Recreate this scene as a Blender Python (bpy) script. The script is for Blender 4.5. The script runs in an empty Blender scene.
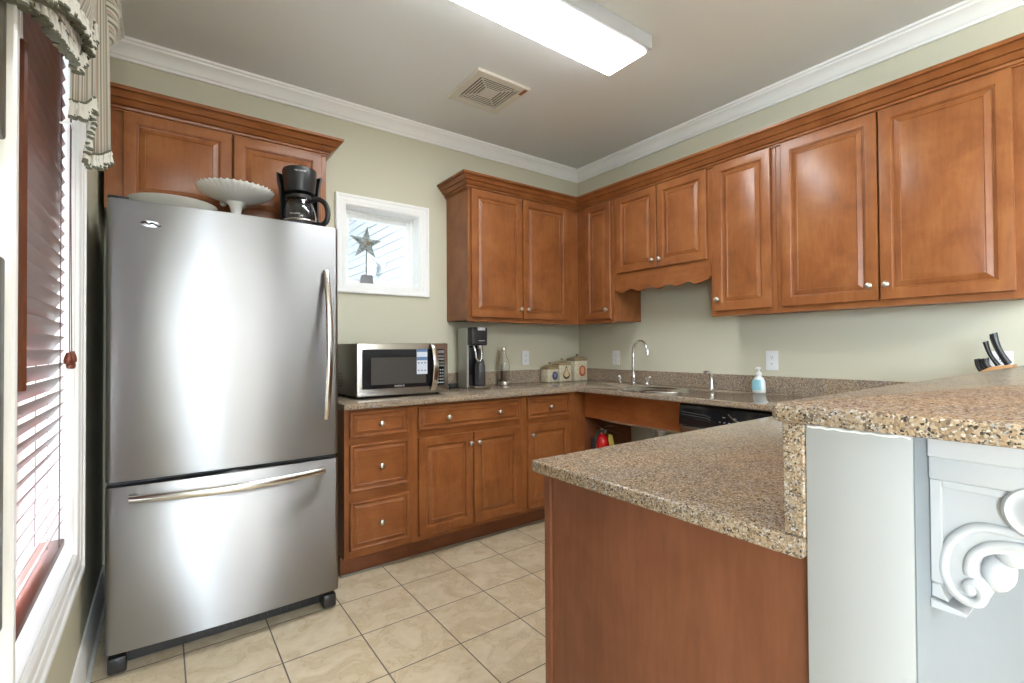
import bpy, bmesh, math, random
from mathutils import Vector, Matrix
random.seed(7)
SC = bpy.context.scene
COL = SC.collection
PI = math.pi

# ---------------------------------------------------------------- camera
def make_camera():
    yaw, pit, rol, f = 0.6305, 0.0124, -0.0058, 479.8
    cy, sy = math.cos(yaw), math.sin(yaw)
    fwd = Vector((sy*math.cos(pit), cy*math.cos(pit), math.sin(pit)))
    right = Vector((cy, -sy, 0)); up = right.cross(fwd)
    c, s = math.cos(rol), math.sin(rol)
    r2, u2 = c*right + s*up, -s*right + c*up
    cam = bpy.data.cameras.new('camera'); o = bpy.data.objects.new('camera', cam); COL.objects.link(o)
    cam.sensor_width = 36; cam.lens = f/1024*36; cam.clip_start = 0.02; cam.clip_end = 100
    m = Matrix.Identity(4)
    for i in range(3):
        m[i][0], m[i][1], m[i][2] = r2[i], u2[i], -fwd[i]
    m.translation = Vector((-3.005, -3.107, 1.2))
    o.matrix_world = m
    SC.camera = o
make_camera()

# ---------------------------------------------------------------- world, daylight, exposure
SC.view_settings.view_transform = 'Standard'; SC.view_settings.look = 'None'
SC.view_settings.exposure = 1.6; SC.view_settings.gamma = 1.0; SC.view_settings.use_curve_mapping = False
SC.cycles.use_denoising = True
SC.cycles.max_bounces = 10; SC.cycles.diffuse_bounces = 5; SC.cycles.glossy_bounces = 5
SC.cycles.transmission_bounces = 8; SC.cycles.transparent_max_bounces = 12
SC.cycles.sample_clamp_indirect = 6.0; SC.cycles.caustics_reflective = False; SC.cycles.caustics_refractive = False
W = bpy.data.worlds.new('overcast_sky'); SC.world = W; W.use_nodes = True
wb = W.node_tree.nodes['Background']; wb.inputs[0].default_value = (0.80, 0.92, 1.05, 1); wb.inputs[1].default_value = 12.5

def area(name, loc, rot, sx, sy, power, color=(1, 1, 1), portal=False):
    l = bpy.data.lights.new(name, 'AREA'); l.shape = 'RECTANGLE'; l.size = sx; l.size_y = sy
    l.energy = power; l.color = color
    if portal: l.cycles.is_portal = True
    o = bpy.data.objects.new(name, l); COL.objects.link(o); o.location = loc; o.rotation_euler = rot
    return o
# sky portals in the four openings of the room (an area light shines along its own -Z)
area('sky_portal_west', (-7.62, -5.55, 1.4), (0, -PI/2, 0), 2.3, 4.1, 1, portal=True)
area('sky_portal_door', (-2.915, -7.96, 1.15), (-PI/2, 0, PI), 0.51, 2.3, 1, portal=True)
area('sky_portal_blind', (-3.43, -1.39, 1.46), (0, -PI/2, 0), 1.9, 0.86, 1, portal=True)
area('added_fill_light', (-2.3, -6.0, 2.69), (0, 0, 0), 1.6, 1.6, 85, (.93, .975, 1.0))  # added fill light behind the camera, not a fixture of the room
area('sky_portal_small', (-1.8, 0.17, 1.87), (-PI/2, 0, 0), 0.54, 0.52, 1, portal=True)

# ---------------------------------------------------------------- mesh helpers
def add_mesh(bm, me):
    bm.from_mesh(me); bpy.data.meshes.remove(me)

def box(bm, x0, x1, y0, y1, z0, z1, b=0.0, seg=2):
    t = bmesh.new()
    bmesh.ops.create_cube(t, size=1.0)
    for v in t.verts:
        v.co = Vector(((x0+x1)/2 + v.co.x*(x1-x0), (y0+y1)/2 + v.co.y*(y1-y0), (z0+z1)/2 + v.co.z*(z1-z0)))
    if b > 0:
        bmesh.ops.bevel(t, geom=t.edges[:], offset=b, segments=seg, profile=0.5, affect='EDGES', clamp_overlap=True)
    me = bpy.data.meshes.new('tmp'); t.to_mesh(me); t.free(); add_mesh(bm, me)

def prism(bm, pts, axis, a, b, bev=0.0, seg=2):
    """polygon extruded along an axis: 'x' pts=(y,z), 'y' pts=(x,z), 'z' pts=(x,y)"""
    t = bmesh.new()
    def P(p, h):
        return Vector((h, p[0], p[1])) if axis == 'x' else Vector((p[0], h, p[1])) if axis == 'y' else Vector((p[0], p[1], h))
    v0 = [t.verts.new(P(p, a)) for p in pts]; v1 = [t.verts.new(P(p, b)) for p in pts]
    n = len(pts)
    f0 = t.faces.new(v0); f1 = t.faces.new(list(reversed(v1)))
    for i in range(n):
        j = (i+1) % n
        t.faces.new((v0[j], v0[i], v1[i], v1[j]))
    bmesh.ops.recalc_face_normals(t, faces=t.faces[:])
    if bev > 0:
        es = [e for f in (f0, f1) for e in f.edges]
        bmesh.ops.bevel(t, geom=list(set(es)), offset=bev, segments=seg, profile=0.5, affect='EDGES', clamp_overlap=True)
    me = bpy.data.meshes.new('tmp'); t.to_mesh(me); t.free(); add_mesh(bm, me)

def loft(bm, rings, cap0=True, cap1=True, closed=True):
    vs = [[bm.verts.new(p) for p in r] for r in rings]
    n = len(rings[0])
    fs = []
    for a, b in zip(vs[:-1], vs[1:]):
        for i in range(n if closed else n-1):
            j = (i+1) % n
            fs.append(bm.faces.new((a[i], a[j], b[j], b[i])))
    if cap0 and closed: fs.append(bm.faces.new(list(reversed(vs[0]))))
    if cap1 and closed: fs.append(bm.faces.new(vs[-1]))
    bmesh.ops.recalc_face_normals(bm, faces=fs)
    return vs

def tube(bm, pts, r, n=10, cap=True, flat=None):
    """swept tube; r number or list; flat=(su,sv) scales the cross section"""
    pts = [Vector(p) for p in pts]; m = len(pts)
    rr = r if isinstance(r, (list, tuple)) else [r]*m
    rings = []; prev = None
    for i, p in enumerate(pts):
        d = (pts[min(i+1, m-1)] - pts[max(i-1, 0)]).normalized()
        if prev is None:
            u = d.orthogonal().normalized() if abs(d.z) > 0.95 else d.cross(Vector((0, 0, 1))).normalized()
        else:
            u = (prev - d*prev.dot(d)).normalized()
        prev = u; v = d.cross(u)
        su, sv = flat or (1, 1)
        rings.append([p + (u*math.cos(2*PI*k/n)*su + v*math.sin(2*PI*k/n)*sv)*rr[i] for k in range(n)])
    loft(bm, rings, cap, cap)

def lathe(bm, prof, c=(0, 0, 0), n=24, axis='z', cap0=True, cap1=True):
    c = Vector(c); rings = []
    for r, h in prof:
        ring = []
        for k in range(n):
            a = 2*PI*k/n; x, y = r*math.cos(a), r*math.sin(a)
            ring.append(c + (Vector((x, y, h)) if axis == 'z' else Vector((x, h, y)) if axis == 'y' else Vector((h, x, y))))
        rings.append(ring)
    loft(bm, rings, cap0, cap1)

def nested(bm, x0, x1, z0, z1, y0, rings):
    """rectangular rings (inset, depth) lofted on the front face, front is -y; y0 is the back plane"""
    R = []
    for ins, d in rings:
        R.append([Vector((x0+ins, y0-d, z0+ins)), Vector((x1-ins, y0-d, z0+ins)), Vector((x1-ins, y0-d, z1-ins)), Vector((x0+ins, y0-d, z1-ins))])
    loft(bm, R, True, True)

def ellipsoid(bm, c, rx, ry, rz, n=16, m=10):
    rings = []
    for i in range(1, m):
        a = PI*i/m
        rings.append([Vector((c[0]+rx*math.sin(a)*math.cos(2*PI*k/n), c[1]+ry*math.sin(a)*math.sin(2*PI*k/n), c[2]-rz*math.cos(a))) for k in range(n)])
    loft(bm, rings)

def sheet(bm, grid, thick=0.0):
    """open grid surface"""
    loft(bm, grid, False, False, closed=False)

def arc(c, r, a0, a1, n):
    return [(c[0]+r*math.cos(math.radians(a0+(a1-a0)*i/n)), c[1]+r*math.sin(math.radians(a0+(a1-a0)*i/n))) for i in range(n+1)]

def rrect(x0, x1, y0, y1, r, n=5):
    return arc((x1-r, y1-r), r, 0, 90, n) + arc((x0+r, y1-r), r, 90, 180, n) + arc((x0+r, y0+r), r, 180, 270, n) + arc((x1-r, y0+r), r, 270, 360, n)

def spline(pts, per=6):
    """Catmull-Rom through points"""
    P = [Vector(p) for p in pts]; out = []
    for i in range(len(P)-1):
        p0, p1, p2, p3 = P[max(i-1, 0)], P[i], P[i+1], P[min(i+2, len(P)-1)]
        for k in range(per):
            t = k/per
            out.append(0.5*((2*p1) + (-p0+p2)*t + (2*p0-5*p1+4*p2-p3)*t*t + (-p0+3*p1-3*p2+p3)*t**3))
    out.append(P[-1]); return out

def obj(name, bm, mat, parent=None, smooth=35, recalc=True):
    if recalc and len(bm.faces): bmesh.ops.recalc_face_normals(bm, faces=bm.faces[:])
    me = bpy.data.meshes.new(name); bm.to_mesh(me); bm.free()
    for m in (mat if isinstance(mat, (list, tuple)) else [mat]): me.materials.append(m)
    if smooth:
        me.polygons.foreach_set('use_smooth', [True]*len(me.polygons))
        me.set_sharp_from_angle(angle=math.radians(smooth))
    o = bpy.data.objects.new(name, me); COL.objects.link(o)
    if parent: o.parent = parent
    return o

def B(): return bmesh.new()

def thing(name, label, cat, loc=(0, 0, 0), rz=0.0, group=None):
    o = bpy.data.objects.new(name, None); COL.objects.link(o); o.empty_display_size = 0.05
    o.location = loc; o.rotation_euler = (0, 0, rz); o['label'] = label; o['category'] = cat
    if group: o['group'] = group
    return o

def tag(o, label, cat, group=None):
    o['label'] = label; o['category'] = cat
    if group: o['group'] = group
    return o

def struct(name, bm, mat, parent=None, label=None, smooth=35):
    o = obj(name, bm, mat, parent, smooth)
    if parent is None:
        o['kind'] = 'structure'
        if label: o['label'] = label; o['category'] = name.split('_')[0]
    return o

def text_mesh(name, body, size, mat, parent, loc, rot, depth=0.0004):
    cu = bpy.data.curves.new('tmp_text', 'FONT'); cu.body = body; cu.size = size; cu.extrude = depth
    cu.align_x = 'CENTER'; cu.align_y = 'CENTER'
    t = bpy.data.objects.new('tmp_text', cu); COL.objects.link(t)
    dg = bpy.context.evaluated_depsgraph_get()
    me = bpy.data.meshes.new_from_object(t.evaluated_get(dg)); me.name = name
    bpy.data.objects.remove(t); bpy.data.curves.remove(cu)
    me.materials.clear(); me.materials.append(mat)
    o = bpy.data.objects.new(name, me); COL.objects.link(o); o.parent = parent; o.location = loc; o.rotation_euler = rot
    return o

# ---------------------------------------------------------------- materials
def mat(name, color=(0.8, 0.8, 0.8), rough=0.5, metal=0.0, spec=0.5, **kw):
    m = bpy.data.materials.new(name); m.use_nodes = True
    p = m.node_tree.nodes['Principled BSDF']
    p.inputs['Base Color'].default_value = (*color, 1); p.inputs['Roughness'].default_value = rough
    p.inputs['Metallic'].default_value = metal; p.inputs['Specular IOR Level'].default_value = spec
    for k, v in kw.items(): p.inputs[k].default_value = v
    return m

class N:
    """small node-graph helper"""
    def __init__(s, m): s.m = m; s.t = m.node_tree; s.p = s.t.nodes['Principled BSDF']
    def n(s, kind, **kw):
        x = s.t.nodes.new(kind)
        for k, v in kw.items(): setattr(x, k, v)
        return x
    def l(s, a, b): s.t.links.new(a, b)
    def coord(s, scale=(1, 1, 1), kind='Object', rnd=True):
        tc = s.n('ShaderNodeTexCoord'); out = tc.outputs[kind]
        if rnd:
            oi = s.n('ShaderNodeObjectInfo'); mu = s.n('ShaderNodeVectorMath', operation='MULTIPLY_ADD')
            cb = s.n('ShaderNodeCombineXYZ')
            for i in range(3): s.l(oi.outputs['Random'], cb.inputs[i])
            s.l(cb.outputs[0], mu.inputs[0]); mu.inputs[1].default_value = (13.1, 17.3, 7.7); s.l(out, mu.inputs[2]); out = mu.outputs[0]
        mp = s.n('ShaderNodeMapping'); mp.inputs['Scale'].default_value = scale; s.l(out, mp.inputs[0])
        return mp.outputs[0]
    def noise(s, vec, scale, detail=3, rough=0.55, dist=0.0):
        x = s.n('ShaderNodeTexNoise'); x.inputs['Scale'].default_value = scale; x.inputs['Detail'].default_value = detail
        x.inputs['Roughness'].default_value = rough; x.inputs['Distortion'].default_value = dist; s.l(vec, x.inputs['Vector']); return x
    def ramp(s, fac, stops, interp='LINEAR'):
        r = s.n('ShaderNodeValToRGB'); r.color_ramp.interpolation = interp
        e = r.color_ramp.elements
        while len(e) < len(stops): e.new(0.5)
        for x, (pos, c) in zip(e, stops):
            x.position = pos; x.color = (*c, 1) if len(c) == 3 else c
        s.l(fac, r.inputs[0]); return r
    def mix(s, fac, a, b, mode='MIX'):
        x = s.n('ShaderNodeMix', data_type='RGBA', blend_type=mode)
        for sock, v in ((x.inputs[0], fac), (x.inputs[6], a), (x.inputs[7], b)):
            if hasattr(v, 'links'): s.l(v, sock)
            elif isinstance(v, (int, float)): sock.default_value = v
            else: sock.default_value = (*v, 1)
        return x.outputs[2]
    def bump(s, h, strength=0.2, dist=0.01):
        b = s.n('ShaderNodeBump'); b.inputs['Strength'].default_value = strength; b.inputs['Distance'].default_value = dist
        s.l(h, b.inputs['Height']); s.l(b.outputs[0], s.p.inputs['Normal'])

def wood(name, dark, midc, light, grain, rough=0.32):
    m = mat(name, midc, rough); g = N(m)
    sc = {'z': (1, 1, 0.13), 'x': (0.13, 1, 1), 'y': (1, 0.13, 1)}[grain]
    v = g.coord(sc); v2 = g.coord((1, 1, 1)) 
    fine = g.noise(v, 70, 4, 0.6, 0.3); blot = g.noise(v2, 5.5, 3, 0.6, 0.6); mid = g.noise(v, 14, 3, 0.55, 0.8)
    c1 = g.ramp(blot.outputs[0], [(0.16, dark), (0.50, midc), (0.84, light)])
    c2 = g.ramp(fine.outputs[0], [(0.32, (0.90, 0.88, 0.86)), (0.62, (1.03, 1.03, 1.03))])
    c3 = g.ramp(mid.outputs[0], [(0.30, (0.88, 0.85, 0.83)), (0.60, (1.04, 1.04, 1.04))])
    a = g.mix(1.0, c1.outputs[0], c2.outputs[0], 'MULTIPLY'); a = g.mix(0.8, a, c3.outputs[0], 'MULTIPLY')
    g.l(a, g.p.inputs['Base Color'])
    g.p.inputs['Coat Weight'].default_value = 0.12; g.p.inputs['Coat Roughness'].default_value = 0.25; g.p.inputs['Specular IOR Level'].default_value = 0.32
    g.bump(fine.outputs[0], 0.02, 0.001)
    return m

WD, WM, WL = (0.175, 0.054, 0.0155), (0.27, 0.093, 0.028), (0.35, 0.14, 0.047)
wood_z = wood('cherry_upright', WD, WM, WL, 'z')
wood_x = wood('cherry_lengthwise', WD, WM, WL, 'x')
PD, PM, PL = (0.17, 0.057, 0.025), (0.205, 0.073, 0.033), (0.235, 0.088, 0.041)
panel_wood = wood('cherry_veneer', PD, PM, PL, 'z', 0.42)
toe_wood = wood('cherry_plinth', (0.15, 0.048, 0.018), (0.19, 0.063, 0.025), (0.225, 0.08, 0.034), 'x', 0.4)

def granite(name, coarse=1.0, rough=0.14):
    m = mat(name, (0.4, 0.3, 0.2), rough, spec=0.3); g = N(m)
    v0 = g.coord((1, 1, 1), rnd=False)
    wob = g.noise(v0, 260, 2, 0.5); va = g.n('ShaderNodeVectorMath', operation='MULTIPLY_ADD'); g.l(wob.outputs['Color'], va.inputs[0]); va.inputs[1].default_value = (.004, .004, .004); g.l(v0, va.inputs[2]); v = va.outputs[0]
    def cells(scale):
        vo = g.n('ShaderNodeTexVoronoi'); vo.inputs['Scale'].default_value = scale; g.l(v, vo.inputs['Vector'])
        sep = g.n('ShaderNodeSeparateColor'); g.l(vo.outputs['Color'], sep.inputs[0]); return sep.outputs
    big = cells(190*coarse); small = cells(420*coarse)
    cb = g.ramp(big[0], [(0.0, (0.14, 0.11, 0.085)), (0.15, (0.25, 0.18, 0.12)), (0.36, (0.34, 0.25, 0.165)), (0.58, (0.39, 0.305, 0.215)), (0.78, (0.45, 0.395, 0.32)), (0.89, (0.30, 0.29, 0.28))], 'CONSTANT')
    cs = g.ramp(small[0], [(0.0, (0.045, 0.042, 0.04)), (0.15, (0.20, 0.155, 0.115)), (0.38, (0.34, 0.255, 0.175)), (0.66, (0.42, 0.345, 0.255)), (0.87, (0.52, 0.495, 0.46))], 'CONSTANT')
    pick = g.ramp(small[1], [(0.46, (0, 0, 0)), (0.48, (1, 1, 1))])
    c = g.mix(pick.outputs[0], cb.outputs[0], cs.outputs[0])
    nb = g.noise(v0, 7, 2, 0.5); tint = g.ramp(nb.outputs[0], [(0.35, (0.90, 0.90, 0.92)), (0.65, (1.06, 1.0, 0.92))])
    g.l(g.mix(1.0, c, tint.outputs[0], 'MULTIPLY'), g.p.inputs['Base Color'])
    return m
granite_m = granite('speckled_granite', 1.0)
granite_bar = granite('speckled_granite_bar', 0.9, 0.23)

def tile_material():
    m = mat('beige_floor_tile', (0.6, 0.5, 0.36), 0.28); g = N(m)
    tc = g.n('ShaderNodeNewGeometry'); sp = g.n('ShaderNodeSeparateXYZ'); g.l(tc.outputs['Position'], sp.inputs[0])
    def line(sock, off, pitch):
        a = g.n('ShaderNodeMath', operation='SUBTRACT'); g.l(sock, a.inputs[0]); a.inputs[1].default_value = off
        b = g.n('ShaderNodeMath', operation='DIVIDE'); g.l(a.outputs[0], b.inputs[0]); b.inputs[1].default_value = pitch
        fl = g.n('ShaderNodeMath', operation='FLOOR'); g.l(b.outputs[0], fl.inputs[0])
        fr = g.n('ShaderNodeMath', operation='PINGPONG'); g.l(b.outputs[0], fr.inputs[0]); fr.inputs[1].default_value = 0.5
        return fr.outputs[0], fl.outputs[0]
    fx, ix = line(sp.outputs[0], -2.0225, 0.303); fy, iy = line(sp.outputs[1], -0.7985, 0.2985)
    mn = g.n('ShaderNodeMath', operation='MINIMUM'); g.l(fx, mn.inputs[0]); g.l(fy, mn.inputs[1])
    gr = g.ramp(mn.outputs[0], [(0.0068, (1, 1, 1)), (0.0105, (0, 0, 0))])
    cell = g.n('ShaderNodeCombineXYZ'); g.l(ix, cell.inputs[0]); g.l(iy, cell.inputs[1])
    wn = g.n('ShaderNodeTexWhiteNoise'); g.l(cell.outputs[0], wn.inputs['Vector'])
    off = g.n('ShaderNodeVectorMath', operation='MULTIPLY_ADD'); g.l(wn.outputs['Color'], off.inputs[0]); off.inputs[1].default_value = (9, 9, 9); g.l(tc.outputs['Position'], off.inputs[2])
    n1 = g.noise(off.outputs[0], 5.5, 5, 0.62, 1.1); n2 = g.noise(off.outputs[0], 22, 4, 0.6, 0.4)
    base = g.ramp(n1.outputs[0], [(0.30, (0.62, 0.50, 0.335)), (0.48, (0.72, 0.61, 0.44)), (0.70, (0.79, 0.69, 0.52))])
    vein = g.ramp(n1.outputs[0], [(0.455, (1, 1, 1)), (0.475, (0.86, 0.80, 0.70)), (0.49, (1, 1, 1))])
    mott = g.ramp(n2.outputs[0], [(0.3, (0.92, 0.90, 0.87)), (0.6, (1, 1, 1))])
    c = g.mix(0.8, base.outputs[0], vein.outputs[0], 'MULTIPLY'); c = g.mix(1, c, mott.outputs[0], 'MULTIPLY')
    c = g.mix(gr.outputs[0], c, (0.13, 0.115, 0.10))
    g.l(c, g.p.inputs['Base Color'])
    rg = g.mix(gr.outputs[0], (0.27, 0.27, 0.27), (0.8, 0.8, 0.8)); g.l(rg, g.p.inputs['Roughness'])
    inv = g.n('ShaderNodeMath', operation='MULTIPLY_ADD'); g.l(gr.outputs[0], inv.inputs[0]); inv.inputs[1].default_value = -1.0; g.l(n2.outputs[0], inv.inputs[2])
    g.bump(inv.outputs[0], 0.25, 0.003)
    return m
tile_m = tile_material()

def paint(name, color, rough=0.6, bump=0.05, scale=120):
    m = mat(name, color, rough); g = N(m); v = g.coord((1, 1, 1), rnd=False)
    n = g.noise(v, scale, 2, 0.5); g.bump(n.outputs[0], bump, 0.003)
    return m
wall_m = paint('khaki_wall_paint', (0.60, 0.575, 0.445))
ceil_m = paint('ceiling_paint', (0.72, 0.725, 0.72), 0.75, 0.22, 16)
trim_m = mat('white_trim_paint', (0.90, 0.90, 0.89), 0.35)
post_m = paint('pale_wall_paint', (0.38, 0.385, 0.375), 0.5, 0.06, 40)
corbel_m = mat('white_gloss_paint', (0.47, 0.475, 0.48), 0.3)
white_plastic = mat('white_plastic', (0.82, 0.83, 0.83), 0.35)
black_plastic = mat('black_plastic', (0.018, 0.018, 0.019), 0.35)
black_gloss = mat('black_gloss', (0.012, 0.012, 0.014), 0.12)
dark_grey = mat('dark_grey_metal', (0.06, 0.06, 0.06), 0.45)
chrome = mat('chrome', (0.78, 0.78, 0.78), 0.12, 1.0)
nickel = mat('brushed_nickel', (0.66, 0.63, 0.58), 0.28, 1.0)
white_print = mat('white_lettering', (0.75, 0.75, 0.75), 0.5)
milk_glass = mat('milk_glass', (0.82, 0.81, 0.76), 0.22)
cream_china = mat('cream_china', (0.84, 0.80, 0.70), 0.25)
glass_m = mat('clear_glass', (1, 1, 1), 0.0, **{'Transmission Weight': 1.0, 'IOR': 1.45})
pane_m = bpy.data.materials.new('window_glass'); pane_m.use_nodes = True
def _pane():
    nt = pane_m.node_tree; nt.nodes.remove(nt.nodes['Principled BSDF']); out = nt.nodes['Material Output']
    tr = nt.nodes.new('ShaderNodeBsdfTransparent'); gl = nt.nodes.new('ShaderNodeBsdfGlossy'); mx = nt.nodes.new('ShaderNodeMixShader')
    tr.inputs[0].default_value = (.97, .98, .98, 1); gl.inputs['Roughness'].default_value = 0.0; mx.inputs[0].default_value = 0.05
    nt.links.new(tr.outputs[0], mx.inputs[1]); nt.links.new(gl.outputs[0], mx.inputs[2]); nt.links.new(mx.outputs[0], out.inputs[0])
_pane()
housing_m = mat('light_housing', (0.55, 0.57, 0.60), 0.4)

def steel(name, color, rough, aniso=0.75, wob=0.05, axis_scale=(2, 2, 300)):
    m = mat(name, color, rough, 1.0); g = N(m)
    g.p.inputs['Anisotropic'].default_value = aniso; g.p.inputs['Anisotropic Rotation'].default_value = 0.25
    tn = g.n('ShaderNodeTangent', direction_type='RADIAL', axis='Z'); g.l(tn.outputs[0], g.p.inputs['Tangent'])
    v = g.coord(axis_scale, rnd=False); fine = g.noise(v, 6, 2, 0.5)
    v2 = g.coord((1, 1, 0.55), rnd=False); big = g.noise(v2, 3.2, 1, 0.4)
    a = g.n('ShaderNodeMath', operation='MULTIPLY'); g.l(big.outputs[0], a.inputs[0]); a.inputs[1].default_value = 1.0
    g.bump(a.outputs[0], wob, 0.05)
    r = g.ramp(fine.outputs[0], [(0.3, (rough*0.85,)*3), (0.7, (rough*1.15,)*3)]); g.l(r.outputs[0], g.p.inputs['Roughness'])
    return m
steel_m = steel('brushed_stainless', (0.36, 0.36, 0.365), 0.37, 1.0)
steel_plain = mat('stainless_trim', (0.36, 0.335, 0.30), 0.25, 1.0)

# ---------------------------------------------------------------- room shell
X_L, CEIL = -3.238, 2.755
Y_R = -7.8           # rear wall of the dining area behind the camera
def wall_with_hole(axis, a0, a1, u0, u1, hu0, hu1, hz0, hz1, z0=0.0, z1=CEIL):
    bm = B()
    def bb(p0, p1, q0, q1):
        if p1-p0 < 1e-4 or q1-q0 < 1e-4: return
        if axis == 'y': box(bm, p0, p1, a0, a1, q0, q1)
        else: box(bm, a0, a1, p0, p1, q0, q1)
    bb(u0, hu0, z0, z1); bb(hu1, u1, z0, z1); bb(hu0, hu1, z0, hz0); bb(hu0, hu1, hz1, z1)
    return bm

bm = B(); box(bm, -3.45, 3.2, Y_R-0.2, 0.2, -0.06, 0.0); box(bm, -7.8, -3.45, Y_R-0.2, -2.45, -0.06, 0.0); struct('floor', bm, tile_m, label='beige square floor tiles with dark grout')
bm = B(); box(bm, -3.45, 3.2, Y_R-0.2, 0.2, CEIL, CEIL+0.06); box(bm, -7.8, -3.45, Y_R-0.2, -2.45, CEIL, CEIL+0.06); struct('ceiling', bm, ceil_m, label='grey white lightly textured ceiling')
WB = (-2.057, -1.538, 1.622, 2.127)      # back window opening x0 x1 z0 z1
WLW = (-1.81, -0.97, 0.525, 2.40)        # left window opening y0 y1 z0 z1
struct('wall_back', wall_with_hole('y', 0.0, 0.16, -3.45, 0.2, *WB), wall_m, label='khaki wall behind the fridge and microwave')
bm = wall_with_hole('x', X_L-0.18, X_L, -3.30, 0.0, *WLW)
struct('wall_left', bm, wall_m, label='khaki wall left of the fridge with the tall window')
bm = B(); box(bm, 0.0, 0.12, -2.95, 0.0, 0, CEIL); struct('wall_right', bm, wall_m, label='khaki wall behind the sink')
dining_m = paint('pale_grey_wall_paint', (0.50, 0.52, 0.55))
DOOR_X = (-3.17, -2.66)     # glass door in the rear wall
struct('wall_rear', wall_with_hole('y', Y_R-0.15, Y_R, -7.65, 3.0, DOOR_X[0], DOOR_X[1], 0.0, 2.3), dining_m, label='pale grey wall behind the camera with a glass door')
bm = B(); box(bm, 0.12, 3.0, -2.95, -2.85, 0, CEIL); struct('wall_dining', bm, dining_m)
bm = B(); box(bm, 3.0, 3.15, Y_R-0.15, -2.85, 0, CEIL); struct('wall_far', bm, dining_m)
bm = B(); box(bm, -7.65, X_L-.18, -3.30, -3.14, 0, CEIL); struct('wall_living', bm, dining_m)
WWW = (-7.6, -3.5, 0.25, 2.55)
struct('wall_west', wall_with_hole('x', -7.65, -7.5, Y_R-.15, -3.14, *WWW), dining_m)
# outdoors
bm = B(); box(bm, -30, 30, -40, -8.1, -0.25, -0.15); box(bm, 3.2, 30, -8.1, 0.2, -0.25, -0.15); box(bm, -30, -7.8, -8.1, 30, -0.25, -0.15); box(bm, -7.8, -3.45, -2.44, 30, -0.25, -0.15); box(bm, -3.45, 30, 0.2, 30, -0.25, -0.15)
struct('ground', bm, paint('pale_paving', (0.45, 0.44, 0.41), 0.8), label='pale paved ground outside the windows')

# crown mouldings
def crown_profile(s=1.0):
    return [(0, .090), (.012, .090), (.014, .076), (.020, .072), (.026, .060), (.036, .044), (.050, .031), (.064, .024), (.068, .014), (.078, .012), (.080, .0), (0, 0)]
def crown(name, path_fn, mitre0, mitre1, length_axis_pts, label):
    pass
def crown_back():
    bm = B(); pr = crown_profile()
    r0 = [Vector((X_L+p, -p, CEIL-d)) for p, d in pr]; r1 = [Vector((-p, -p, CEIL-d)) for p, d in pr]
    loft(bm, [r0, r1]); return bm
def crown_right():
    bm = B(); pr = crown_profile()
    r0 = [Vector((-p, -p, CEIL-d)) for p, d in pr]; r1 = [Vector((-p, -2.95, CEIL-d)) for p, d in pr]
    loft(bm, [r0, r1]); return bm
def crown_left():
    bm = B(); pr = crown_profile()
    r0 = [Vector((X_L+p, -p, CEIL-d)) for p, d in pr]; r1 = [Vector((X_L+p, -3.30, CEIL-d)) for p, d in pr]
    loft(bm, [r0, r1]); return bm
struct('trim_1', crown_back(), trim_m, label='white crown moulding along the back wall', smooth=25)
struct('trim_2', crown_right(), trim_m, label='white crown moulding along the right wall', smooth=25)
struct('trim_3', crown_left(), trim_m, label='white crown moulding along the window wall', smooth=25)
bm = B()
prism(bm, [(X_L, 0), (X_L+.028, 0), (X_L+.028, .012), (X_L+.018, .022), (X_L+.016, .115), (X_L+.010, .132), (X_L+.006, .142), (X_L, .142)], 'y', -3.30, -0.001)
struct('baseboard_left', bm, trim_m, label='white baseboard under the left window', smooth=25)
bm = B(); box(bm, -3.236, -2.25, -0.016, -0.0005, 0, 0.14, 0.003); struct('baseboard_back', bm, trim_m)

# ---------------------------------------------------------------- windows
def casing_ring(bm, o, profile, place):
    """picture-frame casing: profile (outset from opening, height off the wall); o=(u0,u1,v0,v1); place(u,v,h)->Vector"""
    u0, u1, v0, v1 = o
    rings = []
    for out, h in profile:
        rings.append([place(u0-out, v0-out, h), place(u1+out, v0-out, h), place(u1+out, v1+out, h), place(u0-out, v1+out, h)])
    rings.append(rings[0])
    loft(bm, rings, False, False)
CAS = [(0.0, 0.0), (0.0, .010), (.004, .012), (.018, .013), (.022, .016), (.044, .017), (.048, .021), (.060, .022), (.064, .019), (.066, .0)]
bm = B(); casing_ring(bm, WB, CAS, lambda u, v, h: Vector((u, -h-0.0003, v)))
w1 = struct('window_1', bm, trim_m, label='small square white framed window on the back wall', smooth=25)
bm = B()   # reveal lining
x0, x1, z0, z1 = WB
for a in ((x0, x0+.006, z0, z1), (x1-.006, x1, z0, z1), (x0+.006, x1-.006, z0, z0+.006), (x0+.006, x1-.006, z1-.006, z1)):
    box(bm, a[0], a[1], 0.0, 0.10, a[2], a[3])
obj('reveal', bm, trim_m, w1)
bm = B()
def frame_rect(bm, x0, x1, z0, z1, w, y0, y1, bev=0.003):
    box(bm, x0, x0+w, y0, y1, z0, z1, bev); box(bm, x1-w, x1, y0, y1, z0, z1, bev)
    box(bm, x0+w, x1-w, y0, y1, z0, z0+w, bev); box(bm, x0+w, x1-w, y0, y1, z1-w, z1, bev)
frame_rect(bm, x0, x1, z0, z1, 0.026, 0.10, 0.15); frame_rect(bm, x0+.022, x1-.022, z0+.004, z1-.022, 0.034, 0.112, 0.14)
obj('sash', bm, trim_m, w1)
bm = B(); box(bm, x0+.03, x1-.03, 0.122, 0.126, z0+.03, z1-.03); obj('pane', bm, pane_m, w1)

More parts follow.
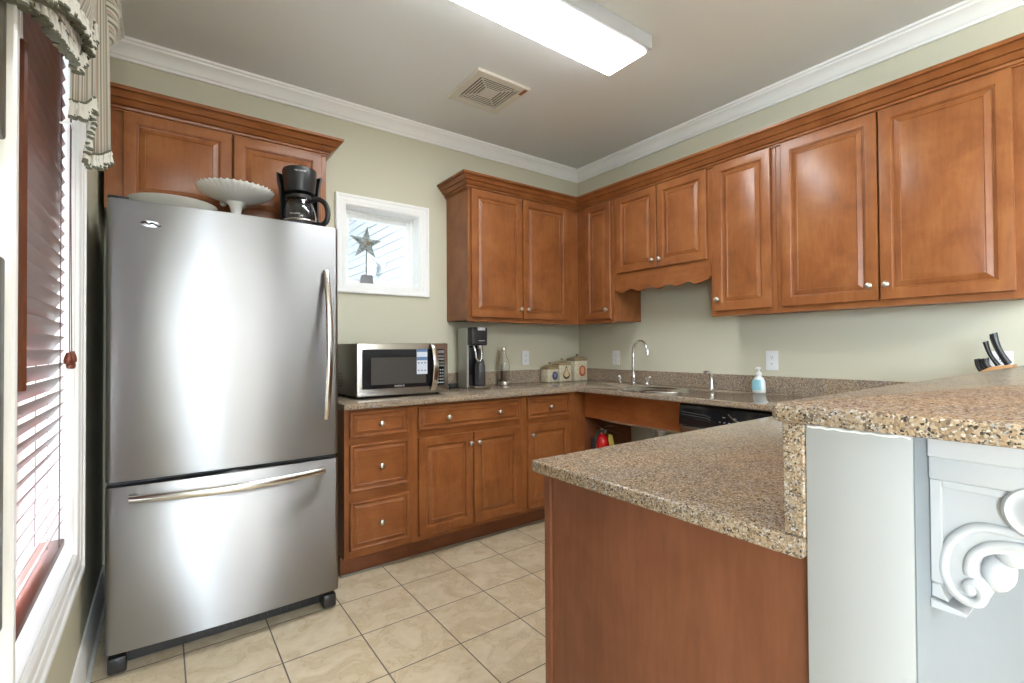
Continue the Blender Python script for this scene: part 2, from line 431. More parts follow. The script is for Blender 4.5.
# left window
y0, y1, z0, z1 = WLW
CAS2 = [(0.0, 0.0), (0.0, .008), (.005, .011), (.030, .012), (.034, .015), (.060, .016), (.066, .021), (.080, .021), (.086, .017), (.090, .0)]
bm = B(); casing_ring(bm, WLW, CAS2, lambda u, v, h: Vector((X_L+h+0.0003, u, v)))
w2 = struct('window_2', bm, trim_m, label='tall white cased window on the left wall', smooth=25)
bm = B()
box(bm, X_L-.16, X_L, y0, y0+.006, z0, z1); box(bm, X_L-.16, X_L, y1-.006, y1, z0, z1); box(bm, X_L-.16, X_L, y0+.006, y1-.006, z0, z0+.006); box(bm, X_L-.16, X_L, y0+.006, y1-.006, z1-.006, z1)
obj('reveal', bm, trim_m, w2)
bm = B()
def frame_yz(bm, y0, y1, z0, z1, w, x0, x1, bev=0.003):
    box(bm, x0, x1, y0, y0+w, z0, z1, bev); box(bm, x0, x1, y1-w, y1, z0, z1, bev)
    box(bm, x0, x1, y0+w, y1-w, z0, z0+w, bev); box(bm, x0, x1, y0+w, y1-w, z1-w, z1, bev)
frame_yz(bm, y0, y1, z0, z1, 0.04, X_L-.175, X_L-.13); box(bm, X_L-.165, X_L-.135, y0+.04, y1-.04, 1.44, 1.48, .003)
obj('sash', bm, trim_m, w2)
bm = B(); box(bm, X_L-.154, X_L-.150, y0+.03, y1-.03, z0+.03, z1-.03); obj('pane', bm, pane_m, w2)

# behind the camera: west window added for side light, then the rear glass door
bm = B(); casing_ring(bm, WWW, CAS2, lambda u, v, h: Vector((-7.5+h+0.0003, u, v))); w3 = struct('window_added', bm, trim_m)
bm = B(); frame_yz(bm, *WWW, 0.05, -7.62, -7.57)
for ym in (-6.25, -4.85): box(bm, -7.62, -7.57, ym-.03, ym+.03, WWW[2]+.05, WWW[3]-.05)
obj('sash', bm, trim_m, w3)
bm = B(); box(bm, -7.597, -7.593, WWW[0]+.04, WWW[1]-.04, WWW[2]+.04, WWW[3]-.04); obj('pane', bm, pane_m, w3)
bm = B(); frame_rect(bm, DOOR_X[0], DOOR_X[1], 0.0, 2.3, 0.05, Y_R-.11, Y_R-.05)
d1 = struct('door_1', bm, trim_m)
bm = B(); box(bm, DOOR_X[0]+.04, DOOR_X[1]-.04, Y_R-.083, Y_R-.078, .04, 2.26); obj('pane', bm, pane_m, d1)

# half wall between kitchen and dining side
BAR_T, BAR_B = 1.112, 1.084
bm = B(); box(bm, -2.232, -0.002, -2.913, -2.786, 0, BAR_B, 0.002); struct('wall_half', bm, post_m, label='pale painted half wall carrying the raised bar')
hw_ = bpy.data.objects['wall_half']
bm = B(); box(bm, -2.2318, -.002, -2.9142, -2.9131, 0, BAR_B-.001); obj('dimmed_dining_face', bm, paint('darkened_blue_wall_paint', (0.19, 0.215, 0.235), 0.5, 0.06, 40), hw_)  # blue side skin, colour darkened to offset strong light from behind the camera

# ---------------------------------------------------------------- exterior seen through the small window
bm = B()
zz = -0.15
while zz < 5.2:      # clapboards on a wall facing -x at x=-0.6
    prism(bm, [(-0.6, zz), (-0.622, zz+.002), (-0.622, zz+.006), (-0.601, zz+.118), (-0.6, zz+.118)], 'y', 0.4, 9.0); zz += 0.118
box(bm, -0.6, -0.45, 0.4, 9.0, -0.15, 5.3)
siding = obj('house_wall', bm, mat('pale_grey_siding', (0.36, 0.37, 0.38), 0.6), smooth=0)
siding['kind'] = 'structure'; siding['label'] = 'white clapboard house wall outside the small window'; siding['category'] = 'wall'
bm = B(); box(bm, -16.0, -0.4, 0.2, 9.2, 3.40, 3.55); box(bm, -16.0, -0.6, 9.0, 9.2, -0.15, 3.40); box(bm, -16.0, -15.8, 0.2, 9.2, -0.15, 2.5)
pr = obj('added_shade_roof', bm, mat('grey_shade_boards', (0.45, 0.45, 0.44), 0.7), smooth=0); pr['kind'] = 'structure'  # unseen roof and screens, added to shade the clapboard wall
t = thing('wall_lantern', 'white outdoor wall lantern on the clapboards outside the small window', 'lantern', (-0.622, 3.02, 2.30))
bm = B(); lathe(bm, [(.0, 0.0), (.05, 0.0), (.055, -.012), (.04, -.03), (.0, -.03)], (0, 0, 0), 16, 'x'); obj('back_plate', bm, white_plastic, t)
bm = B(); tube(bm, spline([(-.03, 0, 0), (-.07, .03, .06), (-.10, .10, .10), (-.11, .17, .11), (-.11, .19, .08)]), .011, 8); obj('arm', bm, white_plastic, t)
bm = B(); lathe(bm, [(.012, .09), (.03, .08), (.06, .05), (.075, .02), (.08, .0), (.0, .0)], (-.11, .19, 0), 14); obj('hood', bm, white_plastic, t)
bm = B(); lathe(bm, [(.062, .0), (.07, -.06), (.058, -.12), (.02, -.15), (.0, -.15)], (-.11, .19, 0), 14); obj('shade', bm, mat('frosted_shade', (.72, .72, .72), .3), t)

# ================================================================ cabinets
# rings for a raised-panel door (inset from edge, depth of front above the back plane)
DOOR = [(0, 0), (0, .016), (.0025, .0195), (.006, .020), (.043, .020), (.046, .0195), (.049, .0165), (.051, .0165), (.054, .0095), (.058, .0085), (.0605, .0115), (.079, .0185), (.0805, .0185), (.083, .0155), (.086, .0165)]
DRAWER = [(0, 0), (0, .014), (.002, .0175), (.006, .019), (.010, .019), (.0125, .0165), (.0145, .0165), (.017, .0115), (.020, .0105), (.022, .0125), (.036, .019), (.0375, .019), (.0395, .017)]
def door(parent, x0, x1, z0, z1, y0, mt=None, knob=None, name='door'):
    bm = B(); nested(bm, x0, x1, z0, z1, y0, DOOR); d = obj(name, bm, mt or wood_z, parent, 20)
    if knob: add_knob(d, knob[0], y0-.020, knob[1])
    return d
def drawer(parent, x0, x1, z0, z1, y0, knobs=None):
    bm = B(); nested(bm, x0, x1, z0, z1, y0, DRAWER); d = obj('drawer', bm, wood_x, parent, 20)
    for k in (knobs if knobs is not None else [((x0+x1)/2, (z0+z1)/2)]): add_knob(d, k[0], y0-.0185, k[1])
    return d
def add_knob(parent, x, y, z):
    bm = B()
    lathe(bm, [(.0, .0), (.008, .0), (.008, -.002), (.005, -.006), (.005, -.012), (.010, -.016), (.0145, -.019), (.0155, -.023), (.013, -.027), (.007, -.0295), (.0, -.030)], (x, y, z), 16, 'y', False, False)
    obj('knob', bm, nickel, parent, 50)
def face_frame(bm, x0, x1, z0, z1, y0, y1, stiles, rails):
    """stiles: list of (xa,xb); rails: list of (xa,xb,za,zb)"""
    for a, b in stiles: box(bm, a, b, y0, y1, z0, z1, .001, 1)
    for a, b, c, d in rails: box(bm, a, b, y0, y1, c, d, .001, 1)

UB, UT = 1.380, 2.300       # wall cabinets bottom / top
DB, DT = 1.410, 2.287       # their doors
def upper(label, loc, rz, w, doors, knobs, z0=UB, d0=DB, depth=.305, group='cherry wall cabinets', fin=True, name='wall_cabinet', stile=.028, left_x=0.0):
    """local frame: x along the wall, -y out of the wall, z up from the cabinet bottom"""
    t = thing(name, label, 'cabinet', (loc[0], loc[1], z0), rz, group)
    h = UT-z0
    bm = B(); box(bm, left_x, w, -depth+.018, -.001, 0.012, h-.001); obj('carcass', bm, wood_z, t)
    sl, sr = stile if isinstance(stile, tuple) else (.030, .030)
    for a, b in ((left_x, left_x+sl), (w-sr, w)):
        bm = B(); box(bm, a, b, -depth, -depth+.018, 0, h, .001, 1); obj('face_stile', bm, wood_z, t)
    for a, b in ((0, d0-z0+.012), (DT-z0-.012, h)):
        bm = B(); box(bm, left_x+.028, w-.028, -depth+.0005, -depth+.018, a, b, .001, 1); obj('face_rail', bm, wood_x, t)
    for (a, b), k in zip(doors, knobs):
        door(t, a, b, d0-z0, DT-z0, -depth-.0005, knob=(k, .068+d0-z0 if z0 == UB else .05+d0-z0))
    return t

R90 = -PI/2
# back wall pair: x from -1.325 to -0.31 (corner)
upper('two-door cherry wall cabinet above the soda maker and glass bottle', (-1.325, 0, 0), 0, 1.020, [(.018, .452), (.460, .901)], [.428, .496], stile=(.03, .115))
# right wall: local x = -world y
upper('narrow one-door cherry wall cabinet in the corner beside the scalloped valance', (0, -.305, 0), R90, .386, [(.105, .366)], [.335], left_x=0.0, stile=(.10, .02))
c2 = upper('short two-door cherry wall cabinet with a scalloped valance above the sink', (0, -.692, 0), R90, .778, [(.038, .388), (.394, .756)], [.362, .420], z0=1.715, d0=1.735, depth=.303)
bm = B()   # scalloped valance board
pts = [(.0, 0)]; top = .003
out = [(.0, -.085)]
xs = [(.008, -.100), (.066, -.124), (.110, -.113), (.150, -.099), (.190, -.113), (.230, -.124), (.275, -.113), (.321, -.103), (.355, -.113), (.387, -.124), (.425, -.113), (.468, -.103), (.500, -.113), (.531, -.124), (.570, -.113), (.611, -.103), (.645, -.113), (.672, -.123), (.715, -.112), (.760, -.100), (.770, -.085)]
sp = spline([(a, b, 0) for a, b in xs], 5)
poly = [(.001, top)] + [(p.x, p.y) for p in sp] + [(.777, -.085), (.777, top)]
prism(bm, poly, 'y', -.3025, -.284, .002, 1); obj('scalloped_valance', bm, wood_x, c2)
upper('narrow one-door cherry wall cabinet right of the scalloped valance', (0, -1.471, 0), R90, .383, [(.030, .360)], [.052])
upper('largest two-door cherry wall cabinet above the soap and knife block', (0, -1.855, 0), R90, .945, [(.032, .460), (.467, .902)], [.428, .494], stile=(.03, .05))
# crown on the wall cabinets
CC = [(0, 2.285), (.010, 2.285), (.010, 2.290), (.005, 2.291), (.005, 2.294), (.014, 2.295), (.016, 2.304), (.011, 2.305), (.011, 2.308), (.022, 2.310), (.034, 2.320), (.041, 2.328), (.035, 2.329), (.035, 2.332), (.046, 2.334), (.058, 2.350), (.067, 2.356), (.061, 2.357), (.061, 2.360), (.072, 2.362), (.076, 2.368), (.076, 2.377), (.0, 2.377)]
def cab_crown(bm, path):
    """path: list of ((x,y) on the face line, (dx,dy) outward mitre)"""
    loft(bm, [[Vector((p[0]+m[0]*o, p[1]+m[1]*o, z)) for o, z in CC] for p, m in path])
bm = B()
cab_crown(bm, [((-1.327, -.002), (-1, 0)), ((-1.327, -.307), (-1, -1)), ((-.307, -.307), (-1, -1)), ((-.307, -2.802), (-1, -1)), ((-.004, -2.802), (0, -1))])
tag(obj('cabinet_crown_moulding', bm, wood_x, smooth=22), 'stepped cherry crown moulding running round the corner atop the sink cabinets', 'moulding')

# cabinet over the fridge
t = upper('two-door cherry wall cabinet above the fridge', (-3.216, 0, 0), 0, .960, [(.066, .494), (.503, .931)], [.455, .540], z0=1.84, d0=1.872, stile=(.066, .03))
bm = B(); cab_crown(bm, [((-3.216+3.216, -.307), (0, -1)), ((.962, -.307), (1, -1)), ((.962, -.002), (1, 0))])
for v in bm.verts: v.co.z -= 1.84
obj('crown_moulding', bm, wood_x, t, 22)

# ---------------------------------------------------------------- base cabinets, back wall
BF = -.585
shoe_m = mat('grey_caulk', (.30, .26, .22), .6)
def base(label, x0, x1, inner, name='base_cabinet', left_end=False):
    t = thing(name, label, 'cabinet', (x0, 0, 0), 0, 'cherry base cabinets on the back wall'); w = x1-x0
    bm = B(); box(bm, 0.0005, w-.0005, BF+.018, -.002, .105, .882); obj('carcass', bm, wood_z, t)
    bm = B(); box(bm, -.004 if left_end else 0, w, -.532, -.50, 0, .106, .001, 1); obj('toe_board', bm, toe_wood, t)
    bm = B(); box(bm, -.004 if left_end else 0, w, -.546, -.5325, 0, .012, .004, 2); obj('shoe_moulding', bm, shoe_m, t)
    return t, w
t, w = base('cherry base cabinet of three drawers next to the fridge', -2.243, -1.862, None, left_end=True)
def frame_part(t, stiles, rails):
    for a, b in stiles:
        bm = B(); box(bm, a, b, BF, BF+.018, .106, .883, .001, 1); obj('face_stile', bm, wood_z, t)
    for a, b, c, d in rails:
        bm = B(); box(bm, a, b, BF+.0004, BF+.018, c, d, .001, 1); obj('face_rail', bm, wood_x, t)
frame_part(t, [(0, .036), (w-.036, w)], [(.034, w-.034, .860, .883), (.034, w-.034, .69, .735), (.034, w-.034, .39, .455), (.034, w-.034, .106, .155)])
for za, zb in ((.730, .866), (.450, .697), (.146, .400)): drawer(t, .026, .353, za, zb, BF-.0005)
t, w = base('wide cherry base cabinet with a long two-knob drawer over two doors', -1.862, -1.080, None)
frame_part(t, [(0, .036), (w-.036, w)], [(.034, w-.034, .855, .883), (.034, w-.034, .675, .735), (.034, w-.034, .106, .150)])
drawer(t, .030, .752, .728, .866, BF-.0005, [(.215, .795), (.580, .795)])
door(t, .030, .389, .136, .688, BF-.0005, knob=(.364, .624)); door(t, .395, .752, .136, .688, BF-.0005, knob=(.423, .624))
t, w = base('narrow cherry base cabinet with one drawer over one door in the corner', -1.080, -.515, None)
frame_part(t, [(0, .036), (w-.165, w)], [(.034, w-.160, .855, .883), (.034, w-.160, .675, .735), (.034, w-.160, .106, .150)])
drawer(t, .031, .409, .724, .864, BF-.0005, [(.222, .794)]); door(t, .031, .409, .136, .682, BF-.0005, knob=(.060, .618))
bm = B(); box(bm, w+.0005, w+.513, BF, BF+.018, .0, .882, .001, 1); obj('end_panel', bm, panel_wood, t)

# ---------------------------------------------------------------- sink apron, dishwasher, right run
t = thing('sink_apron', 'plain cherry apron board under the sink worktop, knee space below', 'apron', (-.515, -.586, 0))
bm = B(); box(bm, 0, .020, -.851, 0, .692, .883, .0015, 1); obj('apron_board', bm, wood_x, t)
N_ap = wood('cherry_apron', (0.29, .088, .026), (.36, .115, .036), (.42, .15, .052), 'y'); t.children[0].data.materials[0] = N_ap
bm = B(); prism(bm, [(.022, .700), (.035, .686), (.17, .645), (.17, .657)], 'y', -.851, -.09); obj('pipe_shield', bm, mat('cream_laminate', (.62, .53, .40), .4), t)
t['category'] = 'apron'
t = thing('drain_pipe', 'white plastic drain pipe in the knee space under the sink', 'pipe', (-.28, -1.08, 0))
bm = B(); tube(bm, spline([(0, 0, .745), (0, 0, .62), (.0, .02, .56), (.03, .10, .52), (.12, .14, .50), (.27, .14, .50)], 5), .02, 10); obj('pipe', bm, white_plastic, t)
bm = B(); lathe(bm, [(.026, 0), (.028, .005), (.028, .035), (.026, .04)], (0, 0, .62), 12); obj('slip_nut', bm, white_plastic, t)
t = thing('supply_hose', 'thin grey supply hose hanging in the knee space under the sink', 'hose', (-.12, -.86, 0))
bm = B(); tube(bm, spline([(-.01, -.02, .88), (-.03, -.02, .72), (.02, .00, .58), (.08, .02, .45), (.118, .02, .45)], 6), .007, 8); obj('hose', bm, mat('grey_hose', (.45, .44, .42), .4), t)
bm = B(); lathe(bm, [(.010, 0), (.012, .02), (.010, .04), (.0, .04)], (.10, .02, .43), 10); obj('shut_off_valve', bm, chrome, t)

t = thing('dishwasher', 'black and stainless dishwasher under the sink worktop', 'dishwasher', (0, -1.440, 0), R90)
bm = B(); box(bm, .002, .598, -.57, -.02, .09, .872); obj('body', bm, dark_grey, t)
bm = B(); prism(bm, [(-.57, .752), (-.605, .752), (-.612, .760), (-.606, .850), (-.596, .874), (-.57, .874)], 'x', .003, .597, .004, 2); cp = obj('control_panel', bm, black_gloss, t)
bm = B()
for k in range(4): tube(bm, [(.02+.0*k, -.6075, .83-.014*k), (.17+.01*k, -.6085, .822-.014*k), (.20, -.609, .812-.014*k)], .0016, 6)
obj('vent_groove', bm, dark_grey, cp)
legend_dw = mat('light_grey_legend', (.35, .35, .35), .4)
for k in range(6):
    bm = B(); box(bm, .25+.026*k, .258+.026*k, -.6135, -.609, .795, .798); obj('button', bm, legend_dw, cp)
for k in range(2):
    bm = B(); box(bm, .27+.06*k, .284+.06*k, -.6125, -.607, .822, .8245); obj('indicator', bm, legend_dw, cp)
bm = B(); tube(bm, spline([(.30, -.608, .842), (.34, -.612, .815), (.42, -.613, .800), (.52, -.612, .800), (.58, -.608, .81)], 6), .004, 8); obj('handle_trim', bm, steel_plain, cp)
bm = B(); box(bm, .003, .597, -.600, -.57, .12, .748, .006); obj('door', bm, steel_plain, t)
bm = B(); box(bm, .01, .59, -.55, -.53, .0, .11); obj('kick_plate', bm, black_plastic, t)
t = thing('filler_cabinet', 'cherry filler cabinet between the dishwasher and the peninsula', 'cabinet', (0, -2.042, 0), R90)
bm = B(); box(bm, 0, .118, -.567, -.02, .0, .882); obj('carcass', bm, wood_z, t)
bm = B(); box(bm, 0, .118, -.585, -.567, .106, .882, .001, 1); obj('front_board', bm, wood_z, t)

# ---------------------------------------------------------------- peninsula base
t = thing('peninsula_cabinet', 'cherry peninsula cabinet with a plain veneer end panel under the lower granite', 'cabinet', (-2.212, -2.785, 0))
bm = B(); box(bm, .020, 2.20, .002, .602, .10, .882); obj('carcass', bm, wood_z, t)
bm = B(); box(bm, 0, .0195, .001, .596, .0, .883, .001, 1); obj('end_panel', bm, panel_wood, t)
bm = B(); box(bm, -.006, .020, .597, .622, .0, .883, .003, 2); obj('corner_stile', bm, panel_wood, t)
bm = B(); box(bm, .03, 2.20, .52, .545, .0, .10); obj('toe_board', bm, toe_wood, t)
for i in range(3):
    bm = B(); nested(bm, .06+.53*i, .56+.53*i, .14, .86, 0, DOOR)
    for v in bm.verts: v.co.y = .602 - v.co.y
    obj('door', bm, wood_z, t, 20)

# ---------------------------------------------------------------- worktops
t = thing('granite_worktop', 'L-shaped speckled granite worktop round the sink corner', 'worktop', (0, 0, 0))
CT, CB = .914, .884; ON = .9147
bm = B()
prism(bm, [(-2.256, -.001), (-2.256, -.635), (-.635, -.635), (-.635, -2.142), (-.001, -2.142), (-.001, -.001)], 'z', CB, CT, .004, 2)
slab = obj('slab', bm, granite_m, t, 40)
SK = (-.345, -1.085, .195, .235)     # sink ellipse centre and radii
bm = B(); lathe(bm, [(1, -.1), (1, .1)], (0, 0, 0), 40)
for v in bm.verts: v.co = Vector((SK[0]+v.co.x*SK[2], SK[1]+v.co.y*SK[3], .9+v.co.z))
cut = obj('cutter', bm, granite_m)
md = slab.modifiers.new('hole', 'BOOLEAN'); md.operation = 'DIFFERENCE'; md.object = cut; md.solver = 'EXACT'
me = bpy.data.meshes.new_from_object(slab.evaluated_get(bpy.context.evaluated_depsgraph_get()))
slab.modifiers.clear(); slab.data = me; bpy.data.objects.remove(cut)
bm = B()
box(bm, -2.256, -.022, -.022, -.001, CT, 1.016, .002, 1); obj('back_splash', bm, granite_m, t)
bm = B(); box(bm, -.0215, -.001, -2.75, -.001, CT+.0005, 1.0165, .002, 1); obj('side_splash', bm, granite_m, t)

t = thing('sink', 'oval stainless sink set into the granite worktop', 'sink', (SK[0], SK[1], CT))
bm = B()
prof = [(1.035, .0005), (1.03, .004), (1.0, .0045), (.97, -.002), (.86, -.014), (.72, -.028), (.66, -.10), (.58, -.145), (.35, -.155), (.12, -.158), (.11, -.162), (.0, -.162)]
lathe(bm, [(r, h) for r, h in prof], (0, 0, 0), 48, 'z', False, False)
for v in bm.verts: v.co.x *= SK[2]; v.co.y *= SK[3]
obj('basin', bm, mat('sink_steel', (.68, .68, .68), .18, 1.0), t, 60)
bm = B(); lathe(bm, [(.0, .0), (.035, .0), (.04, .002), (.04, .004), (.0, .004)], (0, 0, -.161), 20); obj('strainer', bm, chrome, t)

t = thing('faucet', 'tall chrome gooseneck faucet behind the sink', 'faucet', (-.125, -.715, ON))
bm = B(); lathe(bm, [(.026, 0), (.026, .006), (.021, .012), (.019, .05), (.021, .055), (.018, .07), (.014, .085), (.012, .09)], (0, 0, 0), 18); obj('base', bm, chrome, t)
bm = B(); d = Vector((-.25, -.97, 0))
pts = [(0, 0, .08), (0, 0, .16), (0, 0, .222)] + [tuple(d*(.085-.085*math.cos(a)) + Vector((0, 0, .245+.083*math.sin(a)))) for a in [PI*k/10 for k in range(0, 10)]] + [tuple(d*.170 + Vector((0, 0, .255))), tuple(d*.171 + Vector((0, 0, .238)))]
tube(bm, spline(pts, 3), .0095, 12); obj('spout', bm, chrome, t)
bm = B(); tube(bm, [tuple(d*.170+Vector((0, 0, .262))), tuple(d*.171+Vector((0, 0, .225)))], .0125, 12); obj('aerator', bm, chrome, t)
for i, (x, y) in enumerate(((.013, .140), (.015, -.115))):
    bm = B(); lathe(bm, [(.024, 0), (.024, .006), (.016, .012), (.014, .04), (.017, .048), (.015, .06), (.0, .062)], (x, y, 0), 16); h = obj('handle', bm, chrome, t)
    bm = B(); tube(bm, spline([(x+p[0], y+p[1], p[2]) for p in ([(0, 0, .052), (-.02, -.03, .060), (-.035, -.055, .066)] if i else [(0, 0, .055), (-.02, -.012, .062), (-.045, -.03, .060)])], 4), [.008]*4+[.007]*5, 10, True, (1, .8)); obj('lever', bm, chrome, h)
t = thing('side_sprayer', 'chrome side sprayer standing on the worktop right of the sink', 'sprayer', (-.095, -1.335, ON))
bm = B(); lathe(bm, [(.026, 0), (.026, .006), (.018, .012), (.016, .03), (.013, .05), (.012, .07)], (0, 0, 0), 16); obj('base', bm, chrome, t)
bm = B(); tube(bm, spline([(0, 0, .05), (0, .002, .085), (-.006, .006, .105), (-.022, .018, .114), (-.036, .026, .110)], 4), [.0125]*9+[.014]*4+[.015]*4, 12); obj('spray_head', bm, chrome, t)

t = thing('peninsula_worktop', 'lower speckled granite worktop of the peninsula in the foreground', 'worktop', (0, 0, 0))
bm = B()
pts = [(-.001, -2.1435), (-.001, -2.785), (-2.245, -2.785)] + arc((-2.238, -2.1505), .007, 180, 90, 4)
prism(bm, pts, 'z', CB, CT, .006, 3); obj('slab', bm, granite_m, t, 40)
bm = B(); box(bm, -2.236, -.023, -2.7855, -2.755, CT+.0003, BAR_B-.0005, .002, 1); obj('riser', bm, granite_m, t)
bm = B()
pts = arc((-2.227, -2.756), .018, 90, 180, 5) + [(-2.245, -3.23), (-.001, -3.23), (-.001, -2.738)]
prism(bm, list(reversed(pts)), 'z', BAR_B, BAR_T, .008, 3)
bt = obj('bar_top', bm, granite_bar, smooth=40); tag(bt, 'raised speckled granite bar top on the pale half wall', 'bar top')
bm = B()
cp = [(-2.2335, -2.79-.121*k/14, 1.0815+.0015*random.uniform(-1, 1)) for k in range(15)]
tube(bm, cp, [random.uniform(.001, .0025) for _ in cp], 6); cb = obj('caulk_bead', bm, white_plastic, bt)

# ---------------------------------------------------------------- corbel under the bar
t = thing('corbel', 'white carved scroll corbel under the bar overhang', 'corbel', (-2.172, -2.9145, 0))
# local: x 0..0.10 width, y negative outward
bm = B(); box(bm, -.012, .112, -.245, 0, 1.052, 1.0835, .002, 1); box(bm, -.006, .106, -.232, 0, 1.022, 1.052, .003, 2); obj('cap_board', bm, corbel_m, t)
def S(y, z): return (y+2.9132, z)
outline = [S(-2.9132, 1.022), S(-2.9132, .866), S(-2.922, .876)] + [S(-2.9225+0*0, .882)]
outer = spline([(*S(-2.9225, .880), 0), (*S(-2.932, .871), 0), (*S(-2.944, .8655), 0), (*S(-2.956, .8655), 0), (*S(-2.965, .873), 0), (*S(-2.9675, .885), 0), (*S(-2.964, .897), 0), (*S(-2.958, .904), 0), (*S(-2.958, .918), 0), (*S(-2.963, .930), 0), (*S(-2.973, .938), 0), (*S(-2.986, .942), 0), (*S(-3.004, .946), 0), (*S(-3.03, .950), 0), (*S(-3.06, .960), 0), (*S(-3.09, .975), 0), (*S(-3.11, .985), 0), (*S(-3.135, .990), 0), (*S(-3.148, 1.005), 0), (*S(-3.142, 1.022), 0)], 5)
poly = [S(-2.9132, 1.022), S(-2.9132, .880)] + [(p.x, p.y) for p in outer]
bm = B(); prism(bm, poly, 'x', 0.004, .096, .003, 2); obj('body', bm, corbel_m, t, 40)
bm = B()   # border strip left and top of the recessed field
box(bm, -.001, .006, -.0125, -.0002, .885, 1.0215, .001, 1); box(bm, -.001, .006, -.075, -.0125, 1.012, 1.0215, .001, 1)
obj('border', bm, corbel_m, t)
bm = B()   # raised scroll ridges on the side
def ridge(pts, r):
    tube(bm, [(0.004, p.x, p.y) for p in spline([(*S(a, b), 0) for a, b in pts], 6)], r, 10, True, (1, 1))
ridge([(-3.09, .985), (-3.04, .974), (-3.0, .971), (-2.975, .971), (-2.957, .968), (-2.942, .955), (-2.931, .937), (-2.926, .915), (-2.927, .896), (-2.934, .881), (-2.945, .872), (-2.957, .872), (-2.9625, .881), (-2.9605, .892), (-2.953, .896), (-2.948, .890)], .0062)
ridge([(-3.05, .955), (-3.0, .956), (-2.975, .951), (-2.962, .942), (-2.953, .929), (-2.950, .914), (-2.951, .905)], .0055)
obj('scroll_ridge', bm, corbel_m, t, 60)
bm = B(); ellipsoid(bm, (.004, *S(-2.951, .8885)), .008, .0085, .0095); obj('scroll_eye', bm, corbel_m, t, 60)
bm = B()   # upper volute
lathe(bm, [(.034, .004), (.034, -.004), (.030, -.008), (.025, -.006), (.020, -.006), (.014, -.010), (.0, -.012)], (0, *S(-3.015, 1.001)), 28, 'x', False, False); obj('volute', bm, corbel_m, t, 60)
bm = B(); ellipsoid(bm, (.050, *S(-2.970, .905)), .034, .018, .026); ellipsoid(bm, (.050, *S(-2.985, .935)), .03, .02, .02); obj('acanthus_leaf', bm, corbel_m, t, 60)
bm = B(); prism(bm, [S(-2.9132, .851), S(-2.948, .851), S(-2.950, .856), S(-2.9132, .862)], 'x', -.004, .104, .001, 1); prism(bm, [S(-2.9132, .864), S(-2.930, .862), S(-2.9225, .882), S(-2.9132, .882)], 'x', .002, .098, .001, 1); obj('foot_board', bm, corbel_m, t)

# ================================================================ fridge
FX = -2.7565
t = thing('refrigerator', 'tall brushed stainless bottom-freezer refrigerator beside the window', 'refrigerator', (FX, 0, 0))
bm = B(); box(bm, -.402, .402, -.738, -.04, .055, 1.745, .006); obj('body', bm, dark_grey, t)
def fridge_door(z0, z1, name):
    bm = B(); out = []
    hw, yb, ys, yc = .413, -.745, -.820, -.854
    fr = [(-hw, yb), (-hw, ys)]
    fr += [(-hw+.020*(1-math.cos(a)), ys-.020*math.sin(a)) for a in [PI/2*k/6 for k in range(1, 7)]]
    n = 28; y_edge = ys-.020
    for k in range(1, n):
        x = -hw+.020+(2*hw-.040)*k/n; u = 2*k/n-1
        fr.append((x, y_edge-(yc*-1-y_edge*-1)*(1-u*u)))
    fr += [(hw-.020*(1-math.cos(a)), ys-.020*math.sin(a)) for a in [PI/2*k/6 for k in range(6, -1, -1)]]
    fr += [(hw, yb)]
    prism(bm, fr, 'z', z0, z1, .004, 2)
    return obj(name, bm, steel_m, t, 30)
fd = fridge_door(.716, 1.757, 'door'); fz = fridge_door(.094, .698, 'freezer_drawer')
bm = B(); box(bm, -.408, .408, -.790, -.742, .697, .717); box(bm, -.40, .40, -.744, -.738, .08, 1.75); obj('gasket', bm, black_plastic, t)
# upright handle: flat bowed bar
hx = .353
bm = B(); rings = []
for k in range(17):
    u = k/16; z = .878+(1.556-.878)*u; bow = math.sin(PI*u); y = -.852-.062*bow**0.8
    w = .012+.003*bow; tk = .007
    rings.append([Vector((hx+w*c, y+tk*s, z)) for c, s in [(math.cos(2*PI*j/12), math.sin(2*PI*j/12)) for j in range(12)]])
loft(bm, rings); box(bm, hx-.010, hx+.010, -.858, -.838, .880, .905, .003); box(bm, hx-.010, hx+.010, -.858, -.838, 1.53, 1.554, .003); obj('handle', bm, mat('handle_steel', (.70, .68, .64), .2, 1.0), fd, 50)
bm = B(); rings = []
for k in range(25):
    u = k/24; x = -.345+.690*u; bow = math.sin(PI*u); y = -.868-.048*bow**0.7; z = .655-.006*bow
    h = .014+.003*bow; tk = .008
    rings.append([Vector((x, y+tk*c, z+h*s)) for c, s in [(math.cos(2*PI*j/12), math.sin(2*PI*j/12)) for j in range(12)]])
loft(bm, rings); box(bm, -.345, -.315, -.872, -.838, .642, .668, .004); box(bm, .315, .345, -.872, -.838, .642, .668, .004); obj('handle', bm, bpy.data.materials['handle_steel'], fz, 50)
# oval badge
bm = B(); lathe(bm, [(.0, -.006), (.90, -.006), (1.0, -.004), (1.0, .004)], (0, 0, 0), 28, 'y', False, False)
for v in bm.verts: v.co = Vector((-.283+v.co.x*.034, -.842+v.co.y, 1.673+v.co.z*.013))
bd = obj('badge', bm, mat('badge_metal', (.34, .34, .35), .3, 1.0), fd, 40)
bm = B(); tube(bm, spline([(-.312, -.8495, 1.674), (-.300, -.8495, 1.679), (-.290, -.8495, 1.672), (-.278, -.8495, 1.677), (-.262, -.8495, 1.668), (-.252, -.8495, 1.671)], 5), .0032, 6); obj('swoosh', bm, black_plastic, bd)
bm = B(); box(bm, -.413, -.350, -.800, -.70, 1.7575, 1.778, .006, 2); obj('hinge_cover', bm, black_plastic, t)
bm = B(); box(bm, -.39, .39, -.752, -.73, .015, .092)
for k in range(24): box(bm, -.32+.0265*k, -.305+.0265*k, -.755, -.752, .03, .075)
obj('base_grille', bm, black_plastic, t)
